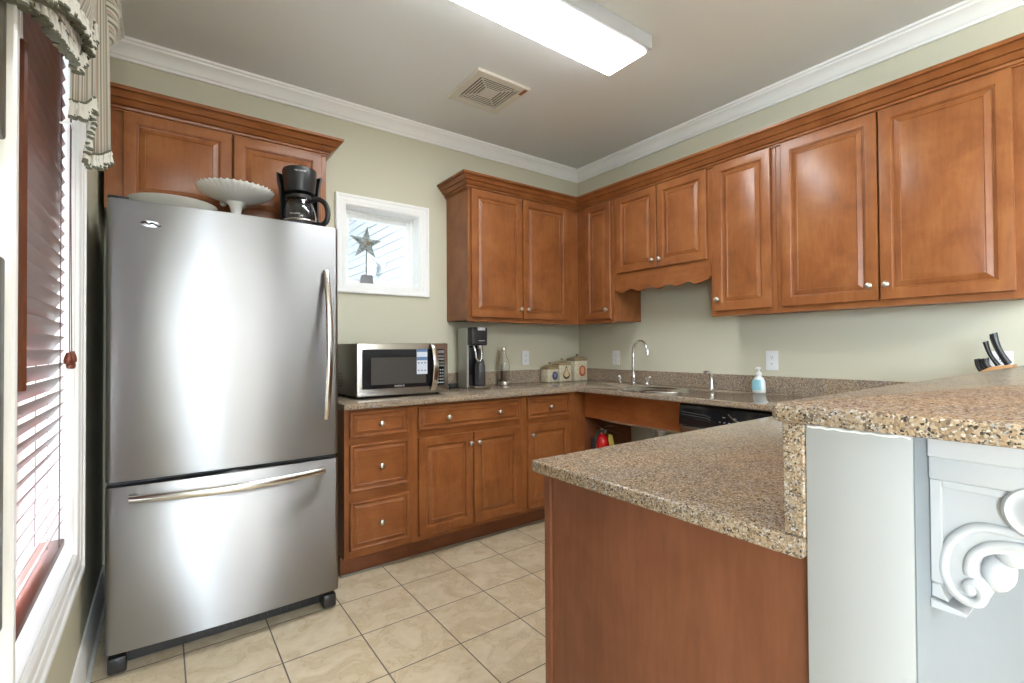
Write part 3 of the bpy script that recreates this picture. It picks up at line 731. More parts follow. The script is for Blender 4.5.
for s in (-1, 1):
    bm = B(); box(bm, s*.378-.028, s*.378+.028, -.822, -.70, .012, .072, .008); lathe(bm, [(.0, -.02), (.018, -.02), (.018, .02), (.0, .02)], (s*.378, -.79, .0185), 14, 'x'); obj('foot', bm, black_plastic, t)

# on top of the fridge
TOPZ = 1.7465
t = thing('cake_stand', 'white fluted milk-glass cake stand on the fridge beside the coffee maker', 'cake stand', (-2.722, -.50, TOPZ))
bm = B(); lathe(bm, [(.0, 0), (.070, 0), (.072, .006), (.055, .018), (.028, .040), (.022, .070), (.022, .105), (.028, .130), (.042, .148), (.0, .150)], (0, 0, 0), 32, 'z', False, False); obj('pedestal', bm, milk_glass, t, 50)
bm = B(); rings = []
n = 120
for r, z, amp in [(.02, .146, 0), (.045, .149, .0), (.07, .156, .0012), (.10, .167, .0022), (.130, .180, .003), (.150, .193, .004), (.160, .205, .0045), (.162, .210, .004), (.156, .207, .003), (.140, .196, .002), (.12, .186, .001), (.06, .172, 0), (.01, .170, 0)]:
    rings.append([Vector(((r+amp*math.cos(40*2*PI*k/n))*math.cos(2*PI*k/n), (r+amp*math.cos(40*2*PI*k/n))*math.sin(2*PI*k/n), z+(amp*.8*math.cos(40*2*PI*k/n) if r > .15 else 0))) for k in range(n)])
loft(bm, rings); obj('plate', bm, milk_glass, t, 60)
bm = B(); lathe(bm, [(.0, .004), (.070, .0), (.075, .0), (.080, .012), (.105, .040), (.140, .075), (.163, .098), (.166, .102), (.160, .101), (.13, .075), (.09, .040), (.06, .022), (.0, .020)], (-2.962, -.49, TOPZ), 48, 'z', False, False)
tag(obj('shallow_bowl', bm, cream_china, smooth=50), 'cream shallow china bowl on the left of the fridge top', 'bowl')

t = thing('coffee_maker', 'black drip coffee maker with glass carafe on the fridge', 'coffee maker', (-2.452, -.56, TOPZ), -.18)
bm = B(); prism(bm, rrect(-.098, .098, -.115, .11, .045, 6), 'z', 0, .040, .008, 3); obj('base', bm, black_plastic, t)
bm = B(); loft(bm, [[Vector((x*k, y, z)) for x, y in [(-.098, .0), (-.098, .105), (-.092, .11), (.092, .11), (.098, .105), (.098, .0), (.090, -.004), (.07, .03), (-.07, .03), (-.090, -.004)]] for z, k in ((.038, .90), (.20, .91), (.26, .95), (.295, 1.03), (.312, 1.07), (.318, 1.07))]); obj('water_tank', bm, black_plastic, t)
bm = B()
def ov(sx, sy, z, cy=-.015): return [Vector((sx*math.cos(2*PI*k/32), cy+sy*math.sin(2*PI*k/32), z)) for k in range(32)]
loft(bm, [ov(.064, .070, .214), ov(.070, .080, .218), ov(.074, .088, .26), ov(.080, .098, .322), ov(.078, .096, .330), ov(.05, .05, .334)]); hd = obj('brew_head', bm, black_plastic, t, 50)
text_mesh('lettering', 'MR.COFFEE', .010, white_print, hd, (.0, -.1115, .305), (PI/2+.12, 0, 0))
bm = B(); prof = [(.045, .042), (.064, .046), (.0765, .075), (.0765, .105), (.068, .150), (.056, .178), (.056, .190)]
lathe(bm, prof + [(r-.003, z) for r, z in reversed(prof)], (0, -.025, 0), 36, 'z', False, False); ca = obj('carafe', bm, mat('carafe_glass', (.95, .95, .95), .0, **{'Transmission Weight': 1.0, 'IOR': 1.4}), t, 60)
bm = B(); lathe(bm, [(.058, .184), (.062, .186), (.062, .202), (.05, .208), (.0, .208)], (0, -.025, 0), 32, 'z', False, False); obj('lid', bm, black_plastic, ca, 50)
bm = B(); lathe(bm, [(.0785, .070), (.0795, .071), (.0795, .079), (.0785, .080)], (0, -.025, 0), 36, 'z', False, False); obj('band', bm, steel_plain, ca, 50)
bm = B(); tube(bm, spline([(.052, -.045, .188), (.085, -.065, .190), (.115, -.080, .165), (.125, -.088, .120), (.118, -.084, .080), (.095, -.072, .062), (.076, -.058, .072)], 5), .0105, 10, True, (1, 1.25)); obj('handle', bm, black_plastic, ca, 50)
text_mesh('lettering', 'MR.COFFEE', .009, white_print, ca, (-.025, -.1020, .10), (PI/2, 0, -.3))

# ================================================================ things on the worktop
t = thing('microwave_oven', 'stainless microwave oven with a dark window beside the fridge', 'microwave', (-2.137, -.470, ON), 0.008)
MW, MH, MD = .567, .302, .44
bm = B(); box(bm, 0, MW, .018, MD, .013, .312, .004); bo = obj('body', bm, mat('microwave_casing', (.16, .14, .11), .4, .6), t)
bm = B()
for r_ in range(5):
    for c_ in range(9): box(bm, -.0006, .001, .25+.015*c_, .258+.015*c_, .055+.018*r_, .067+.018*r_)
obj('vent', bm, black_plastic, bo)
bm = B(); prism(bm, rrect(0, MW, .014, .314, .010, 4), 'y', .0, .0185, .004, 2); ff = obj('front_panel', bm, steel_plain, t)
bm = B(); prism(bm, rrect(.028, .470, .056, .279, .004, 3), 'y', -.003, .002, .001, 1); dg = obj('door_glass', bm, black_gloss, t)
bm = B(); prism(bm, rrect(.078, .415, .078, .232, .004, 3), 'y', -.0035, -.002, 0); obj('mesh_screen', bm, mat('dark_mesh', (.045, .038, .032), .5), dg)
text_mesh('lettering', 'EMERSON', .014, white_print, dg, (.247, -.0034, .067), (PI/2, 0, 0))
bm = B(); box(bm, .355, .424, -.0042, -.0030, .130, .279); st = obj('sticker', bm, mat('blue_white_sticker', (.62, .68, .76), .4), dg)
bm = B(); box(bm, .3555, .4235, -.0046, -.0041, .212, .232); box(bm, .3555, .4235, -.0046, -.0041, .262, .279); obj('blue_band', bm, mat('blue_print', (.10, .20, .36), .4), st)
bm = B()
for r_ in range(2):
    for c_ in range(3): box(bm, .363+.021*c_, .372+.021*c_, -.0046, -.0041, .148+.045*r_, .155+.045*r_)
obj('printed_icon', bm, black_plastic, st)
bm = B(); prism(bm, rrect(.487, .541, .058, .279, .003, 2), 'y', -.0025, .002, .001, 1); kp = obj('control_panel', bm, black_gloss, t)
legend = mat('grey_legend', (.16, .155, .145), .4)
for k, zz in enumerate((.262, .236, .217, .196, .178)):
    bm = B(); box(bm, .491, .537, -.0036, -.0024, zz-.006 if k else zz-.010, zz+.005 if k else zz+.008); obj('button' if k else 'display', bm, legend, kp)
for r_ in range(5):
    for c_ in range(3):
        bm = B(); box(bm, .494+.0155*c_, .501+.0155*c_, -.0036, -.0024, .072+.019*r_, .077+.019*r_); obj('button', bm, white_print, kp)
bm = B(); rings = []
for k in range(15):
    u = k/14; z = .030+.282*u; y = -.004-.040*math.sin(PI*u)**0.6; hw = .0185
    rings.append([Vector((.462+hw*c, y+.006*s, z)) for c, s in [(math.cos(2*PI*j/14), math.sin(2*PI*j/14)) for j in range(14)]])
loft(bm, rings); obj('handle', bm, mat('handle_satin', (.62, .58, .52), .16, 1.0), t, 50)
for sx in (.05, .52):
    for sy in (.05, .40):
        bm = B(); lathe(bm, [(.0, 0), (.012, 0), (.014, .014), (.0, .014)], (sx, sy, 0), 10); obj('foot', bm, black_plastic, t)

t = thing('soda_maker', 'tall grey and black soda maker between the microwave and the glass bottle', 'soda maker', (-1.205, -.205, ON))
bm = B(); prism(bm, [(-.075, .0), (.055, .0), (.055, .12), (-.075, .12)], 'z', .0, .424, .010, 2)
for v in bm.verts:
    pass
obj('column', bm, mat('silver_grey_plastic', (.36, .36, .32), .35, .3), t)
bm = B(); box(bm, -.060, .060, -.004, .02, .02, .30, .004); obj('recess', bm, black_gloss, t)
bm = B(); box(bm, -.068, .062, -.060, .02, .300, .428, .010, 3); hd = obj('head', bm, black_plastic, t)
bm = B(); box(bm, -.022, .042, -.0620, -.03, .405, .4295, .004, 2); obj('lever', bm, mat('pale_grey_plastic', (.45, .45, .45), .4), hd)
text_mesh('lettering', 'sodastream', .011, white_print, hd, (.012, -.0606, .335), (PI/2, 0, 0))
bm = B(); lathe(bm, [(.0, 0), (.036, 0), (.038, .01), (.038, .13), (.030, .17), (.014, .21), (.014, .255)], (.008, -.040, .022), 20, 'z', False, False); bt2 = obj('bottle', bm, mat('smoky_bottle', (.10, .10, .10), .05, **{'Transmission Weight': .5}), t, 50)
bm = B(); lathe(bm, [(.017, .255), (.019, .257), (.019, .278), (.0, .278)], (.008, -.040, .022), 18, 'z', False, False); obj('neck_ring', bm, chrome, bt2, 50)
bm = B(); tube(bm, spline([(-.052, -.06, .295), (-.052, -.082, .255), (-.050, -.086, .215), (-.030, -.086, .192), (-.010, -.086, .205), (-.004, -.084, .250), (-.004, -.07, .295)], 5), .0055, 8); obj('wire_latch', bm, chrome, t, 60)
bm = B(); box(bm, -.066, .062, -.095, .01, .0, .020, .005, 2); obj('drip_tray', bm, steel_plain, t)
t = thing('power_adapter', 'small black power adapter and cord between the microwave and the soda maker', 'adapter', (-1.345, -.12, ON))
bm = B(); box(bm, -.035, .035, -.025, .025, 0, .034, .006); obj('block', bm, black_plastic, t)
bm = B(); tube(bm, spline([(-.035, 0, .012), (-.06, -.03, .005), (-.10, -.02, .005), (-.12, .02, .005), (-.09, .05, .005), (-.04, .06, .005)], 6), .004, 6); obj('cord', bm, black_plastic, t)

t = thing('water_bottle', 'clear glass bottle with a steel cap on the worktop', 'bottle', (-.885, -.095, ON))
bm = B(); prof = [(.0, .004), (.040, .0), (.044, .006), (.044, .03), (.042, .09), (.044, .135), (.040, .175), (.026, .215), (.0165, .240), (.0165, .262)]
lathe(bm, prof + [(max(r-.003, 0), z+.004 if i > 6 else z) for i, (r, z) in enumerate(reversed(prof))][:-1] + [(.0, .008)], (0, 0, 0), 28, 'z', False, False); obj('glass', bm, glass_m, t, 60)
bm = B(); lathe(bm, [(.018, .255), (.019, .257), (.019, .285), (.017, .288), (.0, .288)], (0, 0, 0), 20, 'z', False, False); obj('cap', bm, nickel, t, 50)
bm = B(); lathe(bm, [(.0, 0), (.0445, 0), (.0455, .004), (.0455, .022), (.0445, .024)], (0, 0, 0), 28, 'z', False, False); obj('base_sleeve', bm, nickel, t, 50)

crock = mat('aged_cream_tin', (.56, .50, .37), .35)
g = N(crock); nz = g.noise(g.coord((1, 1, 1)), 40, 3); r = g.ramp(nz.outputs[0], [(.35, (.50, .43, .29)), (.6, (.62, .57, .44))]); g.l(r.outputs[0], g.p.inputs['Base Color'])
lid_m = mat('olive_tin_lid', (.30, .22, .12), .4)
fruit = {'plum': mat('plum_blue', (.05, .06, .14), .4), 'pear': mat('pear_cream', (.66, .52, .30), .4), 'apple': mat('apple_red', (.36, .09, .04), .4), 'leafy': mat('brown_ring', (.09, .05, .025), .5), 'peach': mat('peach_centre', (.68, .32, .17), .4), 'plumlight': mat('plum_light', (.17, .19, .32), .4)}
def canister(label, x, y, w, h, kind, d=.105):
    t = thing('canister', label, 'canister', (x, y, ON), 0.0, 'fruit canisters in the corner')
    hw = w/2; hd = d/2
    bm = B(); prism(bm, rrect(-hw, hw, -hd, hd, .012, 3), 'z', 0, h, .003, 2); bd = obj('body', bm, crock, t)
    bm = B(); rings = []
    for s, z in ((1.03, h-.004), (1.05, h), (1.05, h+.008), (1.0, h+.014), (.62, h+.026), (.25, h+.034), (.1, h+.035)):
        rings.append([Vector((p[0]*s, p[1]*s, z)) for p in rrect(-hw, hw, -hd, hd, .012, 3)])
    loft(bm, rings); ld = obj('lid', bm, lid_m, t, 30)
    bm = B(); lathe(bm, [(.008, h+.030), (.007, h+.036), (.012, h+.042), (.013, h+.048), (.008, h+.054), (.0, h+.055)], (0, 0, 0), 14, 'z', False, False); obj('knob', bm, lid_m, ld, 60)
    zc = h*.47; fy = -hd-.0004
    def disc(name, pts, m, off, par):
        bm = B(); prism(bm, pts, 'y', fy-off, fy-off+.0018, 0); return obj(name, bm, m, par, 0)
    if kind == 'plum':
        a = disc('plum_picture', [(.012+.030*math.cos(a), zc+.036*math.sin(a)) for a in [2*PI*k/24 for k in range(24)]], fruit['plum'], .0010, bd)
        disc('highlight', [(.013+.016*math.cos(a), zc+.006+.018*math.sin(a)) for a in [2*PI*k/20 for k in range(20)]], fruit['plumlight'], .0020, a)
    elif kind == 'pear':
        def pear(s): return [(.004+1.2*s*x_, zc+1.2*s*z_) for x_, z_ in [(0, .052), (.006, .048), (.009, .035), (.016, .016), (.027, .002), (.032, -.012), (.027, -.027), (.014, -.036), (0, -.038), (-.014, -.036), (-.027, -.027), (-.032, -.012), (-.027, .002), (-.016, .016), (-.009, .035), (-.006, .048)]]
        a = disc('pear_picture', pear(1.0), fruit['leafy'], .0010, bd); disc('highlight', [(p[0], p[1]+.004) for p in pear(.70)], fruit['pear'], .0020, a)
    else:
        a = disc('apple_picture', [(.010+.040*math.cos(a)*(1-.08*math.cos(a)**8), zc+.047*math.sin(a)) for a in [2*PI*k/24 for k in range(24)]], fruit['apple'], .0010, bd)
        disc('highlight', [(.010+.024*math.cos(a), zc+.004+.031*math.sin(a)) for a in [2*PI*k/20 for k in range(20)]], fruit['peach'], .0020, a)
canister('smallest cream canister with a blue plum picture and brown lid', -.418, -.088, .115, .108, 'plum')
canister('middle-sized cream canister with a pear picture and brown lid', -.284, -.088, .136, .138, 'pear')
canister('tallest cream canister with a red apple picture and brown lid', -.106, -.088, .152, .172, 'apple')

t = thing('soap_bottle', 'pump soap bottle with a blue label on the worktop right of the sprayer', 'soap bottle', (-.075, -1.634, ON), R90)
bm = B(); rings = []
for sx, sy, z in ((.036, .020, .0), (.040, .024, .004), (.041, .025, .03), (.038, .023, .07), (.026, .019, .094), (.014, .013, .102), (.013, .013, .106)):
    rings.append([Vector((sx*math.cos(2*PI*k/24), sy*math.sin(2*PI*k/24), z)) for k in range(24)])
loft(bm, rings); bd = obj('bottle', bm, mat('soap_bottle_plastic', (.78, .82, .84), .15), t, 50)
bm = B(); rings = []
for sx, sy, z in ((.0405, .0245, .018), (.0415, .0255, .03), (.039, .0238, .07), (.034, .022, .082)):
    rings.append([Vector((sx*1.01*math.cos(PI+PI*(.08+.62*k/12)), sy*1.01*math.sin(PI+PI*(.08+.62*k/12))-.0006, z)) for k in range(13)])
sheet(bm, rings); obj('label_patch', bm, mat('aqua_label', (.30, .62, .72), .3), bd, 50)
bm = B(); lathe(bm, [(.015, .106), (.016, .108), (.016, .122), (.012, .128), (.006, .13), (.006, .145), (.012, .146), (.012, .156), (.0, .158)], (0, 0, 0), 16, 'z', False, False); tube(bm, [(0, 0, .151), (0, -.02, .152), (0, -.036, .147)], .005, 8); obj('pump', bm, white_plastic, t, 50)

# knife block on the counter behind the bar
t = thing('knife_block', 'wooden block of black-handled knives behind the bar top by the right wall', 'knife block', (-.30, -2.69, ON))
bm = B(); prism(bm, [(-.058, 0), (.075, 0), (.075, .150), (.004, .197), (-.058, .208)], 'x', -.05, .05, .003, 2)
obj('block', bm, mat('beech_wood', (.52, .27, .10), .4), t)
def handle(x, y0, z0, y1, z1, w):
    a, b = Vector((x, y0, z0)), Vector((x, y1, z1)); n_ = 8; rings = []
    d_ = (b-a).normalized(); s_ = Vector((0, d_.z, -d_.y))
    for k in range(n_+1):
        u = k/n_; c = a.lerp(b, u) + s_*(.010*math.sin(PI*u)*.6); ww = w*(1.0-.22*math.sin(PI*u)+.12*u)
        rings.append([c + s_*(ww*math.cos(2*PI*j/10)) + Vector((.0075*math.sin(2*PI*j/10), 0, 0)) for j in range(10)])
    bm = B(); loft(bm, rings); return bm
for i, (x, y0, z0, y1, z1, w) in enumerate(((-.02, -.044, .210, -.002, .330, .0115), (.022, -.036, .205, .006, .320, .010), (.0, -.012, .202, .024, .298, .0085), (-.025, .008, .188, .022, .229, .0125), (.005, .026, .180, .038, .228, .0085), (.03, .040, .172, .055, .227, .0085))):
    obj('knife_handle', handle(x, y0, z0, y1, z1, w), black_plastic, t, 50)

# fire extinguisher in the knee space
t = thing('fire_extinguisher', 'red fire extinguisher with a yellow tag in the knee space under the sink', 'fire extinguisher', (-.420, -.664, .17))
red = mat('extinguisher_red', (.55, .012, .014), .25)
bm = B(); lathe(bm, [(.0, 0), (.050, 0), (.055, .006), (.056, .02), (.056, .33), (.050, .365), (.034, .388), (.018, .398), (.018, .405)], (0, 0, 0), 24, 'z', False, False); obj('cylinder', bm, red, t, 50)
bm = B(); lathe(bm, [(.018, .40), (.020, .405), (.020, .432), (.012, .44), (.0, .44)], (0, 0, 0), 14, 'z', False, False); lathe(bm, [(.0, -.036), (.016, -.036), (.016, -.02), (.0, -.02)], (0, 0, .418), 12, 'y'); hd = obj('valve_head', bm, chrome, t, 50)
bm = B(); tube(bm, spline([(0, 0, .436), (.02, -.02, .452), (.06, -.05, .455), (.09, -.07, .445)], 4), .009, 8, True, (1, .4)); tube(bm, spline([(0, 0, .425), (.03, -.02, .425), (.07, -.05, .412), (.10, -.075, .395)], 4), .009, 8, True, (1, .4)); tube(bm, spline([(0, 0, .44), (-.03, .01, .458), (-.055, .02, .475)], 4), .009, 8, True, (1, .4)); obj('lever', bm, chrome, hd, 60)
bm = B(); tube(bm, spline([(-.012, -.012, .42), (-.055, -.020, .415), (-.085, -.02, .37), (-.090, -.02, .28), (-.078, -.02, .14)], 6), .011, 10); obj('hose', bm, black_plastic, t, 50)
bm = B(); prism(bm, [(.004, .405), (.040, .395), (.082, .25), (.036, .235), (.0, .37)], 'y', -.066, -.0645); obj('inspection_tag', bm, mat('yellow_tag', (.68, .58, .12), .5), t, 0)
bm = B(); box(bm, -.03, .03, .058, .077, .10, .36, .003); box(bm, -.062, .062, -.02, .07, .18, .195, .003); obj('wall_bracket', bm, dark_grey, t)

# outlets and switch plates
def outlet(label, loc, rz):
    t = thing('wall_outlet', label, 'outlet', loc, rz, 'white wall outlets above the worktop')
    bm = B(); prism(bm, rrect(-.037, .037, -.059, .059, .004, 3), 'y', -.006, -.0003, .002, 2); obj('plate', bm, white_plastic, t)
    for s in (-1, 1):
        bm = B(); prism(bm, rrect(-.016, .016, s*.020-.0135, s*.020+.0135, .008, 4), 'y', -.0075, -.0055, .0008, 1); r_ = obj('receptacle', bm, white_plastic, t)
        bm = B()
        for sx in (-.006, .006): box(bm, sx-.0011, sx+.0011, -.0078, -.0073, s*.020-.001, s*.020+.007)
        box(bm, -.002, .002, -.0078, -.0073, s*.020-.009, s*.020-.005); obj('slot', bm, dark_grey, r_)
outlet('white wall outlet on the back wall between the glass bottle and canisters', (-.604, 0, 1.114), 0)
outlet('white wall outlet between the canisters and the tall faucet', (0, -.437, 1.111), R90)
outlet('white wall outlet above the soap bottle', (0, -1.679, 1.111), R90)
outlet('white wall outlet partly hidden behind the knife block', (0, -2.668, 1.112), R90)

# star sculpture on the sill
t = thing('star_sculpture', 'silvery star on a stand on the small window sill', 'sculpture', (-1.902, .045, WB[2]+.006))
bm = B(); prism(bm, [(-.036, -.03), (.036, -.03), (.036, .03), (-.036, .03)], 'z', 0, .060, .003, 1)
for v in bm.verts:
    if v.co.z > .04: v.co.x *= .86; v.co.y *= .86
obj('base', bm, mat('grey_stone', (.20, .20, .21), .5), t)
bm = B(); tube(bm, [(-.002, 0, .058), (-.002, 0, .25)], .0042, 8); obj('rod', bm, dark_grey, t)
bm = B(); tips = [(.006, .390), (.106, .300), (.064, .172), (-.078, .178), (-.118, .318)]; c = Vector((-.003, 0, .272))
inner = []
for i in range(5):
    a, b = Vector((tips[i][0], 0, tips[i][1])), Vector((tips[(i+1) % 5][0], 0, tips[(i+1) % 5][1]))
    m_ = (a+b)/2; inner.append(c+(m_-c)*.44)
fv = bm.verts.new(c+Vector((0, -.022, 0))); bv = bm.verts.new(c+Vector((0, .022, 0)))
tv = [bm.verts.new((x, 0, z)) for x, z in tips]; iv = [bm.verts.new(p) for p in inner]
for i in range(5):
    for apex in (fv, bv):
        bm.faces.new((apex, tv[i], iv[i])); bm.faces.new((apex, iv[i], tv[(i+1) % 5]))
bmesh.ops.recalc_face_normals(bm, faces=bm.faces[:])
sm = mat('pale_verdigris', (.36, .42, .42), .45, .3); g = N(sm); nz = g.noise(g.coord((1, 1, 1)), 60, 3); g.l(g.ramp(nz.outputs[0], [(.35, (.20, .25, .26)), (.62, (.50, .55, .54))]).outputs[0], g.p.inputs['Base Color'])
st = obj('star', bm, sm, t, 0)
bm = B(); lathe(bm, [(.0, -.028), (.012, -.026), (.016, -.018), (.016, -.01)], (c.x+.006, 0, c.z), 14, 'y', False, False); obj('boss', bm, mat('tan_boss', (.35, .27, .18), .5), st, 60)

# ================================================================ ceiling things
t = thing('ceiling_light', 'long white fluorescent ceiling light over the kitchen', 'ceiling light', (-1.66, -1.465, CEIL))
bm = B(); box(bm, -.63, .630, -.140, .139, -.070, -.0005, .004, 2); obj('housing', bm, housing_m, t)
lens = bpy.data.materials.new('glowing_lens'); lens.use_nodes = True; p = lens.node_tree.nodes['Principled BSDF']
p.inputs['Base Color'].default_value = (.9, .9, .9, 1); p.inputs['Emission Color'].default_value = (.93, .975, 1.0, 1); p.inputs['Emission Strength'].default_value = 10.5
bm = B(); box(bm, -.620, .618, -.108, .138, -.080, -.0705, .004, 2); obj('lens', bm, lens, t)

t = thing('exhaust_vent', 'square ceiling exhaust vent with concentric slots', 'vent', (-1.408, -.687, CEIL))
vent_m = mat('cream_vent_plastic', (.66, .63, .55), .45)
bm = B()
def ring(bm, a, b, z0, z1):
    box(bm, -a, a, -a, -b, z0, z1); box(bm, -a, a, b, a, z0, z1); box(bm, -a, -b, -b, b, z0, z1); box(bm, b, a, -b, b, z0, z1)
ring(bm, .182, .134, -.016, -.0005); obj('frame', bm, vent_m, t)
bm = B()
a = .130
for k in range(5): ring(bm, a-.0075, a-.0165, -.0135, -.0115); a -= .0175
box(bm, -.042, .042, -.042, .042, -.014, -.004)
for q in (1, -1): prism(bm, [(-.128, -.130*q), (.130, .128*q), (.128, .130*q), (-.130, -.128*q)], 'z', -.0115, -.004)
obj('grille', bm, vent_m, t)
bm = B(); box(bm, -.134, .134, -.134, .134, -.003, -.0008); obj('dark_duct', bm, mat('duct_black', (.02, .02, .02), .9), t)
bm = B(); box(bm, .150, .172, -.170, -.105, -.0175, -.0160); obj('sticker', bm, mat('rust_sticker', (.34, .09, .03), .5), t)

# ================================================================ left window dressing
bl_m = wood('mahogany_slat', (.12, .035, .022), (.155, .048, .032), (.19, .062, .044), 'y', .30)
t = thing('window_blind', 'dark mahogany wooden slat blind in the tall left window', 'blind', (-3.262, -1.39, 0))
bm = B(); BY0, BY1 = -.405, .405
z = .632; tilt = math.radians(-57); k = 0
while z < 2.30:
    c_, s_ = math.cos(tilt), math.sin(tilt); rr = []
    prof = [(0, 0), (-.0125, .0012), (-.025, .0016), (-.0375, .0012), (-.05, 0), (-.05, -.0028), (-.025, -.0012), (0, -.0028)]
    for yy in (BY0, BY1):
        rr.append([Vector((x*c_, yy, z+zz-(x+.025)*s_)) for x, zz in prof])
    loft(bm, rr); z += .0422; k += 1
obj('slats', bm, bl_m, t, 40)
bm = B(); box(bm, -.054, .004, BY0, BY1, .566, .590, .004, 2); obj('bottom_rail', bm, bl_m, t)
bm = B(); box(bm, -.058, -.002, BY0, BY1, 2.315, 2.388, .003, 1); box(bm, .0, .010, BY0-.005, BY1+.005, 2.29, 2.392, .003, 1); obj('head_rail', bm, bl_m, t)
bm = B()
for yy in (-.385, .315):
    for xx in (.002, -.052): tube(bm, [(xx, yy-.006, .575), (xx, yy-.006, 2.32)], .0010, 5); tube(bm, [(xx, yy+.006, .575), (xx, yy+.006, 2.32)], .0010, 5)
    tube(bm, [(-.025, yy, .575), (-.025, yy, 2.32)], .0012, 5)
obj('ladder_cord', bm, mat('mauve_cord', (.16, .09, .09), .7), t)
cord_m = bpy.data.materials['mauve_cord']
bm = B(); tube(bm, [(.026, .285, 2.30), (.026, .285, 1.72), (.027, .283, 1.185)], .0014, 6); tube(bm, [(.028, .292, 2.30), (.027, .291, 1.72), (.030, .300, 1.19)], .0014, 6); lc = obj('lift_cord', bm, cord_m, t)
tas_m = mat('red_wood_tassel', (.16, .035, .018), .3)
for dx, dy, dz in ((.026, .270, -.004), (.031, .306, .0), (.030, .286, -.018)):
    bm = B(); lathe(bm, [(.0, .016), (.005, .016), (.006, .012), (.009, .004), (.0115, -.008), (.011, -.016), (.007, -.020), (.0, -.020)], (dx, dy, 1.180+dz), 12, 'z', False, False); obj('tassel', bm, tas_m, lc, 60)
wand_m = wood('tilt_wand_wood', (.12, .038, .017), (.15, .050, .023), (.18, .066, .03), 'z', .3)
bm = B(); lathe(bm, [(.0, 0), (.0085, 0), (.0095, .005), (.0085, .73), (.004, .735), (.0, .735)], (.020, -.312, 1.115), 6, 'z', False, False); wd = obj('tilt_wand', bm, wand_m, t, 20)
bm = B(); tube(bm, [(.020, -.312, 1.82), (.018, -.312, 1.86), (.012, -.312, 2.30)], .003, 6); tube(bm, [(.002, .285, 1.90), (.03, .275, 1.90), (.034, .27, 1.88)], .003, 6); obj('hook', bm, white_plastic, wd)

# valance: striped fabric swag and cascade with tassel fringe
fab = mat('striped_damask', (.5, .47, .38), .6, **{'Sheen Weight': .3}); g = N(fab)
uv = g.n('ShaderNodeAttribute', attribute_name='stripe', attribute_type='GEOMETRY')
ms = g.n('ShaderNodeMath', operation='MULTIPLY'); g.l(uv.outputs['Fac'], ms.inputs[0]); ms.inputs[1].default_value = 1.0
fr = g.n('ShaderNodeMath', operation='FRACT'); g.l(ms.outputs[0], fr.inputs[0])
rp = g.ramp(fr.outputs[0], [(0.0, (.46, .42, .33)), (.22, (.42, .37, .28)), (.24, (.10, .095, .06)), (.36, (.09, .085, .055)), (.38, (.42, .38, .29)), (.53, (.46, .42, .33)), (.55, (.28, .17, .11)), (.66, (.30, .19, .13)), (.68, (.44, .40, .31)), (.80, (.15, .145, .09)), (.93, (.17, .16, .10)), (.95, (.44, .4, .32))], 'LINEAR')
g.l(rp.outputs[0], g.p.inputs['Base Color'])
def fabric(name, grid, stripes, parent, along='col'):
    """grid[row][col]; stripe value varies along columns"""
    bm = B(); sheet(bm, grid); nr, nc = len(grid), len(grid[0])
    vals = []
    for r_ in range(nr):
        for c_ in range(nc): vals.append(stripes*(c_/(nc-1) if along == 'col' else r_/(nr-1)))
    me = bpy.data.meshes.new(name); bm.to_mesh(me); bm.free(); me.materials.append(fab)
    at = me.attributes.new('stripe', 'FLOAT', 'POINT'); at.data.foreach_set('value', vals)
    me.polygons.foreach_set('use_smooth', [True]*len(me.polygons))
    o = bpy.data.objects.new(name, me); COL.objects.link(o); o.parent = parent
    md = o.modifiers.new('cloth_thickness', 'SOLIDIFY'); md.thickness = .002; md.offset = 0
    return o
tassel_w = mat('cream_tassel', (0.60, 0.58, 0.51), .7); tassel_d = mat('sage_grey_tassel', (0.11, 0.11, 0.075), .8)
def fringe(parent, path, step, length, spread=.006):
    """row of two-tone tassels hanging from a hem path"""
    P = [Vector(p) for p in path]; bw, bd = B(), B()
    acc = 0.0; nxt = 0.0
    for a, b in zip(P[:-1], P[1:]):
        L = (b-a).length
        while nxt <= acc+L:
            c = a.lerp(b, (nxt-acc)/L) + Vector((random.uniform(-1, 1)*spread, random.uniform(-1, 1)*spread, random.uniform(-.004, .004)))
            ln = length*random.uniform(.85, 1.15); s = random.uniform(.85, 1.15)
            lathe(bw, [(.0, .004), (.0035*s, .0), (.0042*s, -.005), (.0028*s, -.010), (.0055*s, -.55*ln), (.0072*s, -.80*ln), (.0, -.80*ln)], c, 7, 'z', False, False)
            lathe(bd, [(.0068*s, -.79*ln), (.0074*s, -.88*ln), (.0074*s, -.93*ln), (.0, -.93*ln)], c, 7, 'z', False, False)
            nxt += step
        acc += L
    tube(bd, [p+Vector((0, 0, .004)) for p in P], .0035, 6)
    f = obj('fringe', bw, tassel_w, parent, 60); obj('fringe_tip', bd, tassel_d, f, 60)
V = thing('window_valance', 'striped swag valance with tassel fringe over the tall left window', 'valance', (X_L, -1.45, 0))
def vp(x, y, z): return Vector((x-X_L, y+1.45, z))
bm = B(); box(bm, .001, .11, -.62, .46, 2.46, 2.48, .002, 1); obj('mounting_board', bm, trim_m, V)
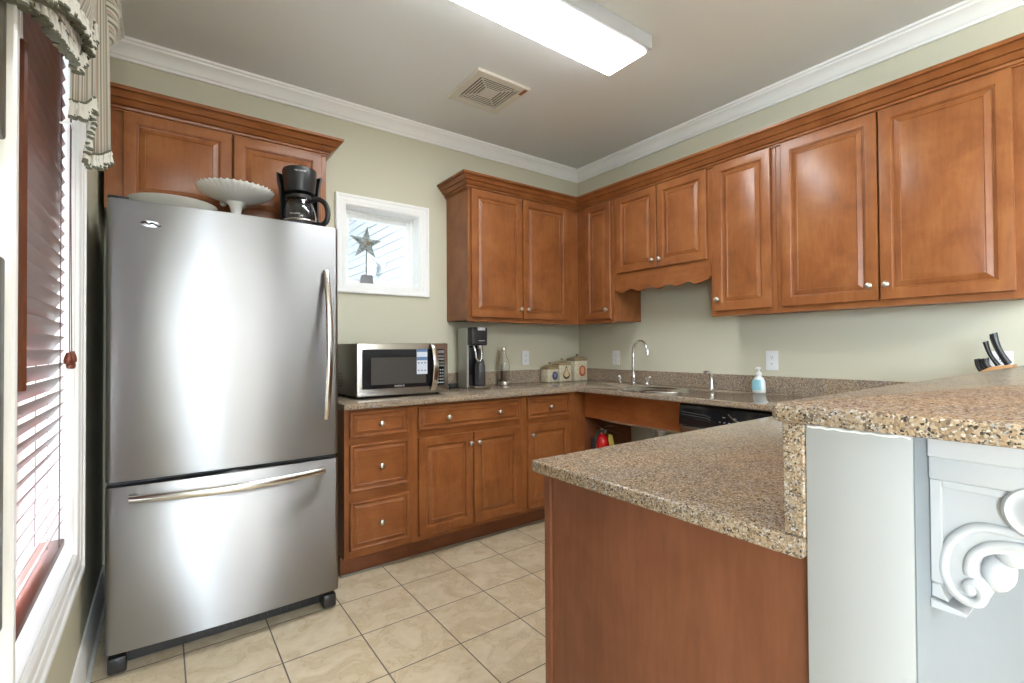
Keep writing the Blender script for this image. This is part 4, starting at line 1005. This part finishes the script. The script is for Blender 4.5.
# swag: rows from board down to hem
T_ = .042
hem = spline([(x, y, z+T_) for x, y, z in [(-3.203, -2.045, 1.742), (-3.194, -2.00, 1.765), (-3.190, -1.95, 1.786), (-3.185, -1.862, 1.809), (-3.182, -1.745, 1.838), (-3.180, -1.602, 1.874), (-3.182, -1.49, 1.90), (-3.180, -1.42, 1.96), (-3.17, -1.33, 2.10)]], 5)
hem2 = spline([(x, y, z+T_) for x, y, z in [(-3.178, -2.07, 1.752), (-3.170, -1.975, 1.798), (-3.166, -1.811, 1.876), (-3.166, -1.635, 1.940), (-3.166, -1.479, 1.985), (-3.168, -1.397, 1.99), (-3.165, -1.33, 2.08)]], 6)
topl = [Vector((-3.150, -2.05+.82*i/(len(hem)-1), 2.46)) for i in range(len(hem))]
topl2 = [Vector((-3.140, -2.06+.82*i/(len(hem2)-1), 2.455)) for i in range(len(hem2))]
grid = []
for r_ in range(22):
    u = r_/21; row = []
    for i, h in enumerate(hem):
        p = topl[i].lerp(h, u); fold = .014*math.sin(u*PI*6.5)*math.sin(PI*min(1, i/(len(hem)-1)+.12))
        row.append(vp(p.x+fold, p.y, p.z))
    grid.append(row)
fabric('swag', grid, 9, V)
fringe(V, [vp(p.x+.004, p.y, p.z) for p in hem], .0085, T_)
grid = []
for r_ in range(22):
    u = r_/21; row = []
    for i, h in enumerate(hem2):
        p = topl2[i].lerp(h, u); fold = .010*math.sin(u*PI*5.5)*math.sin(PI*min(1, i/(len(hem2)-1)+.12))
        row.append(vp(p.x+fold, p.y, p.z))
    grid.append(row)
fabric('upper_swag', grid, 9, V)
fringe(V, [vp(p.x+.004, p.y, p.z) for p in hem2], .0085, T_)
# cascade at the far end of the window
path = [(-3.204, -1.392), (-3.190, -1.372), (-3.178, -1.335), (-3.163, -1.285), (-3.175, -1.25), (-3.189, -1.205), (-3.172, -1.18), (-3.160, -1.155), (-3.142, -1.10), (-3.150, -1.06), (-3.205, -1.04)]
hz = [1.862, 1.868, 1.885, 1.925, 1.865, 1.790, 1.795, 1.805, 1.838, 1.84, 1.85]
pp = spline([(x, y, z) for (x, y), z in zip(path, hz)], 5)
grid = []
for r_ in range(16):
    u = r_/15; row = []
    for p in pp:
        row.append(vp(-3.19+(p.x+3.19)*(.85+.15*u), -1.19+(p.y+1.19)*(.75+.25*u), 2.46+(p.z-2.46)*u))
    grid.append(row)
fabric('cascade', grid, 9, V)
fringe(V, [vp(p.x, p.y, p.z) for p in pp], .0085, .044, .004)
# gathered horn at the top of the cascade
grid = []
for r_ in range(21):
    u = r_/20; row = []
    for c_ in range(17):
        a = -PI*.55+PI*1.1*c_/16; rad = .052*math.sin(PI*(.12+.80*u))**.7
        fold = .006*math.sin(u*PI*11+c_*.5)
        row.append(vp(-3.168+(rad+fold)*math.cos(a)*.9, -1.07+(rad)*math.sin(a)*1.3, 2.43-.25*u))
    grid.append(row)
fabric('gathered_horn', grid, 6, V, 'row')

# framed edges at the picture's left border
fr_m = wood('olive_frame', (.07, .065, .045), (.09, .085, .06), (.12, .11, .08), 'z', .35)
for z0, z1, lab in ((1.545, 2.22, 'olive dark framed picture left of the tall window, the upper one'), (.745, 1.352, 'olive dark framed picture left of the tall window, the lower one')):
    t = thing('framed_picture', lab, 'picture', (X_L, -2.215, z0), 0, 'framed pictures beside the window')
    h = z1-z0; bm = B()
    box(bm, .001, .025, -.235, -.195, 0, h, .005, 2); box(bm, .001, .025, .195, .235, 0, h, .005, 2); box(bm, .001, .025, -.195, .195, 0, .04, .005, 2); box(bm, .001, .025, -.195, .195, h-.04, h, .005, 2); obj('frame', bm, fr_m, t)
    bm = B(); box(bm, .001, .014, -.197, .197, .038, h-.038); obj('mount', bm, mat('cream_mount', (.55, .53, .45), .7), t)
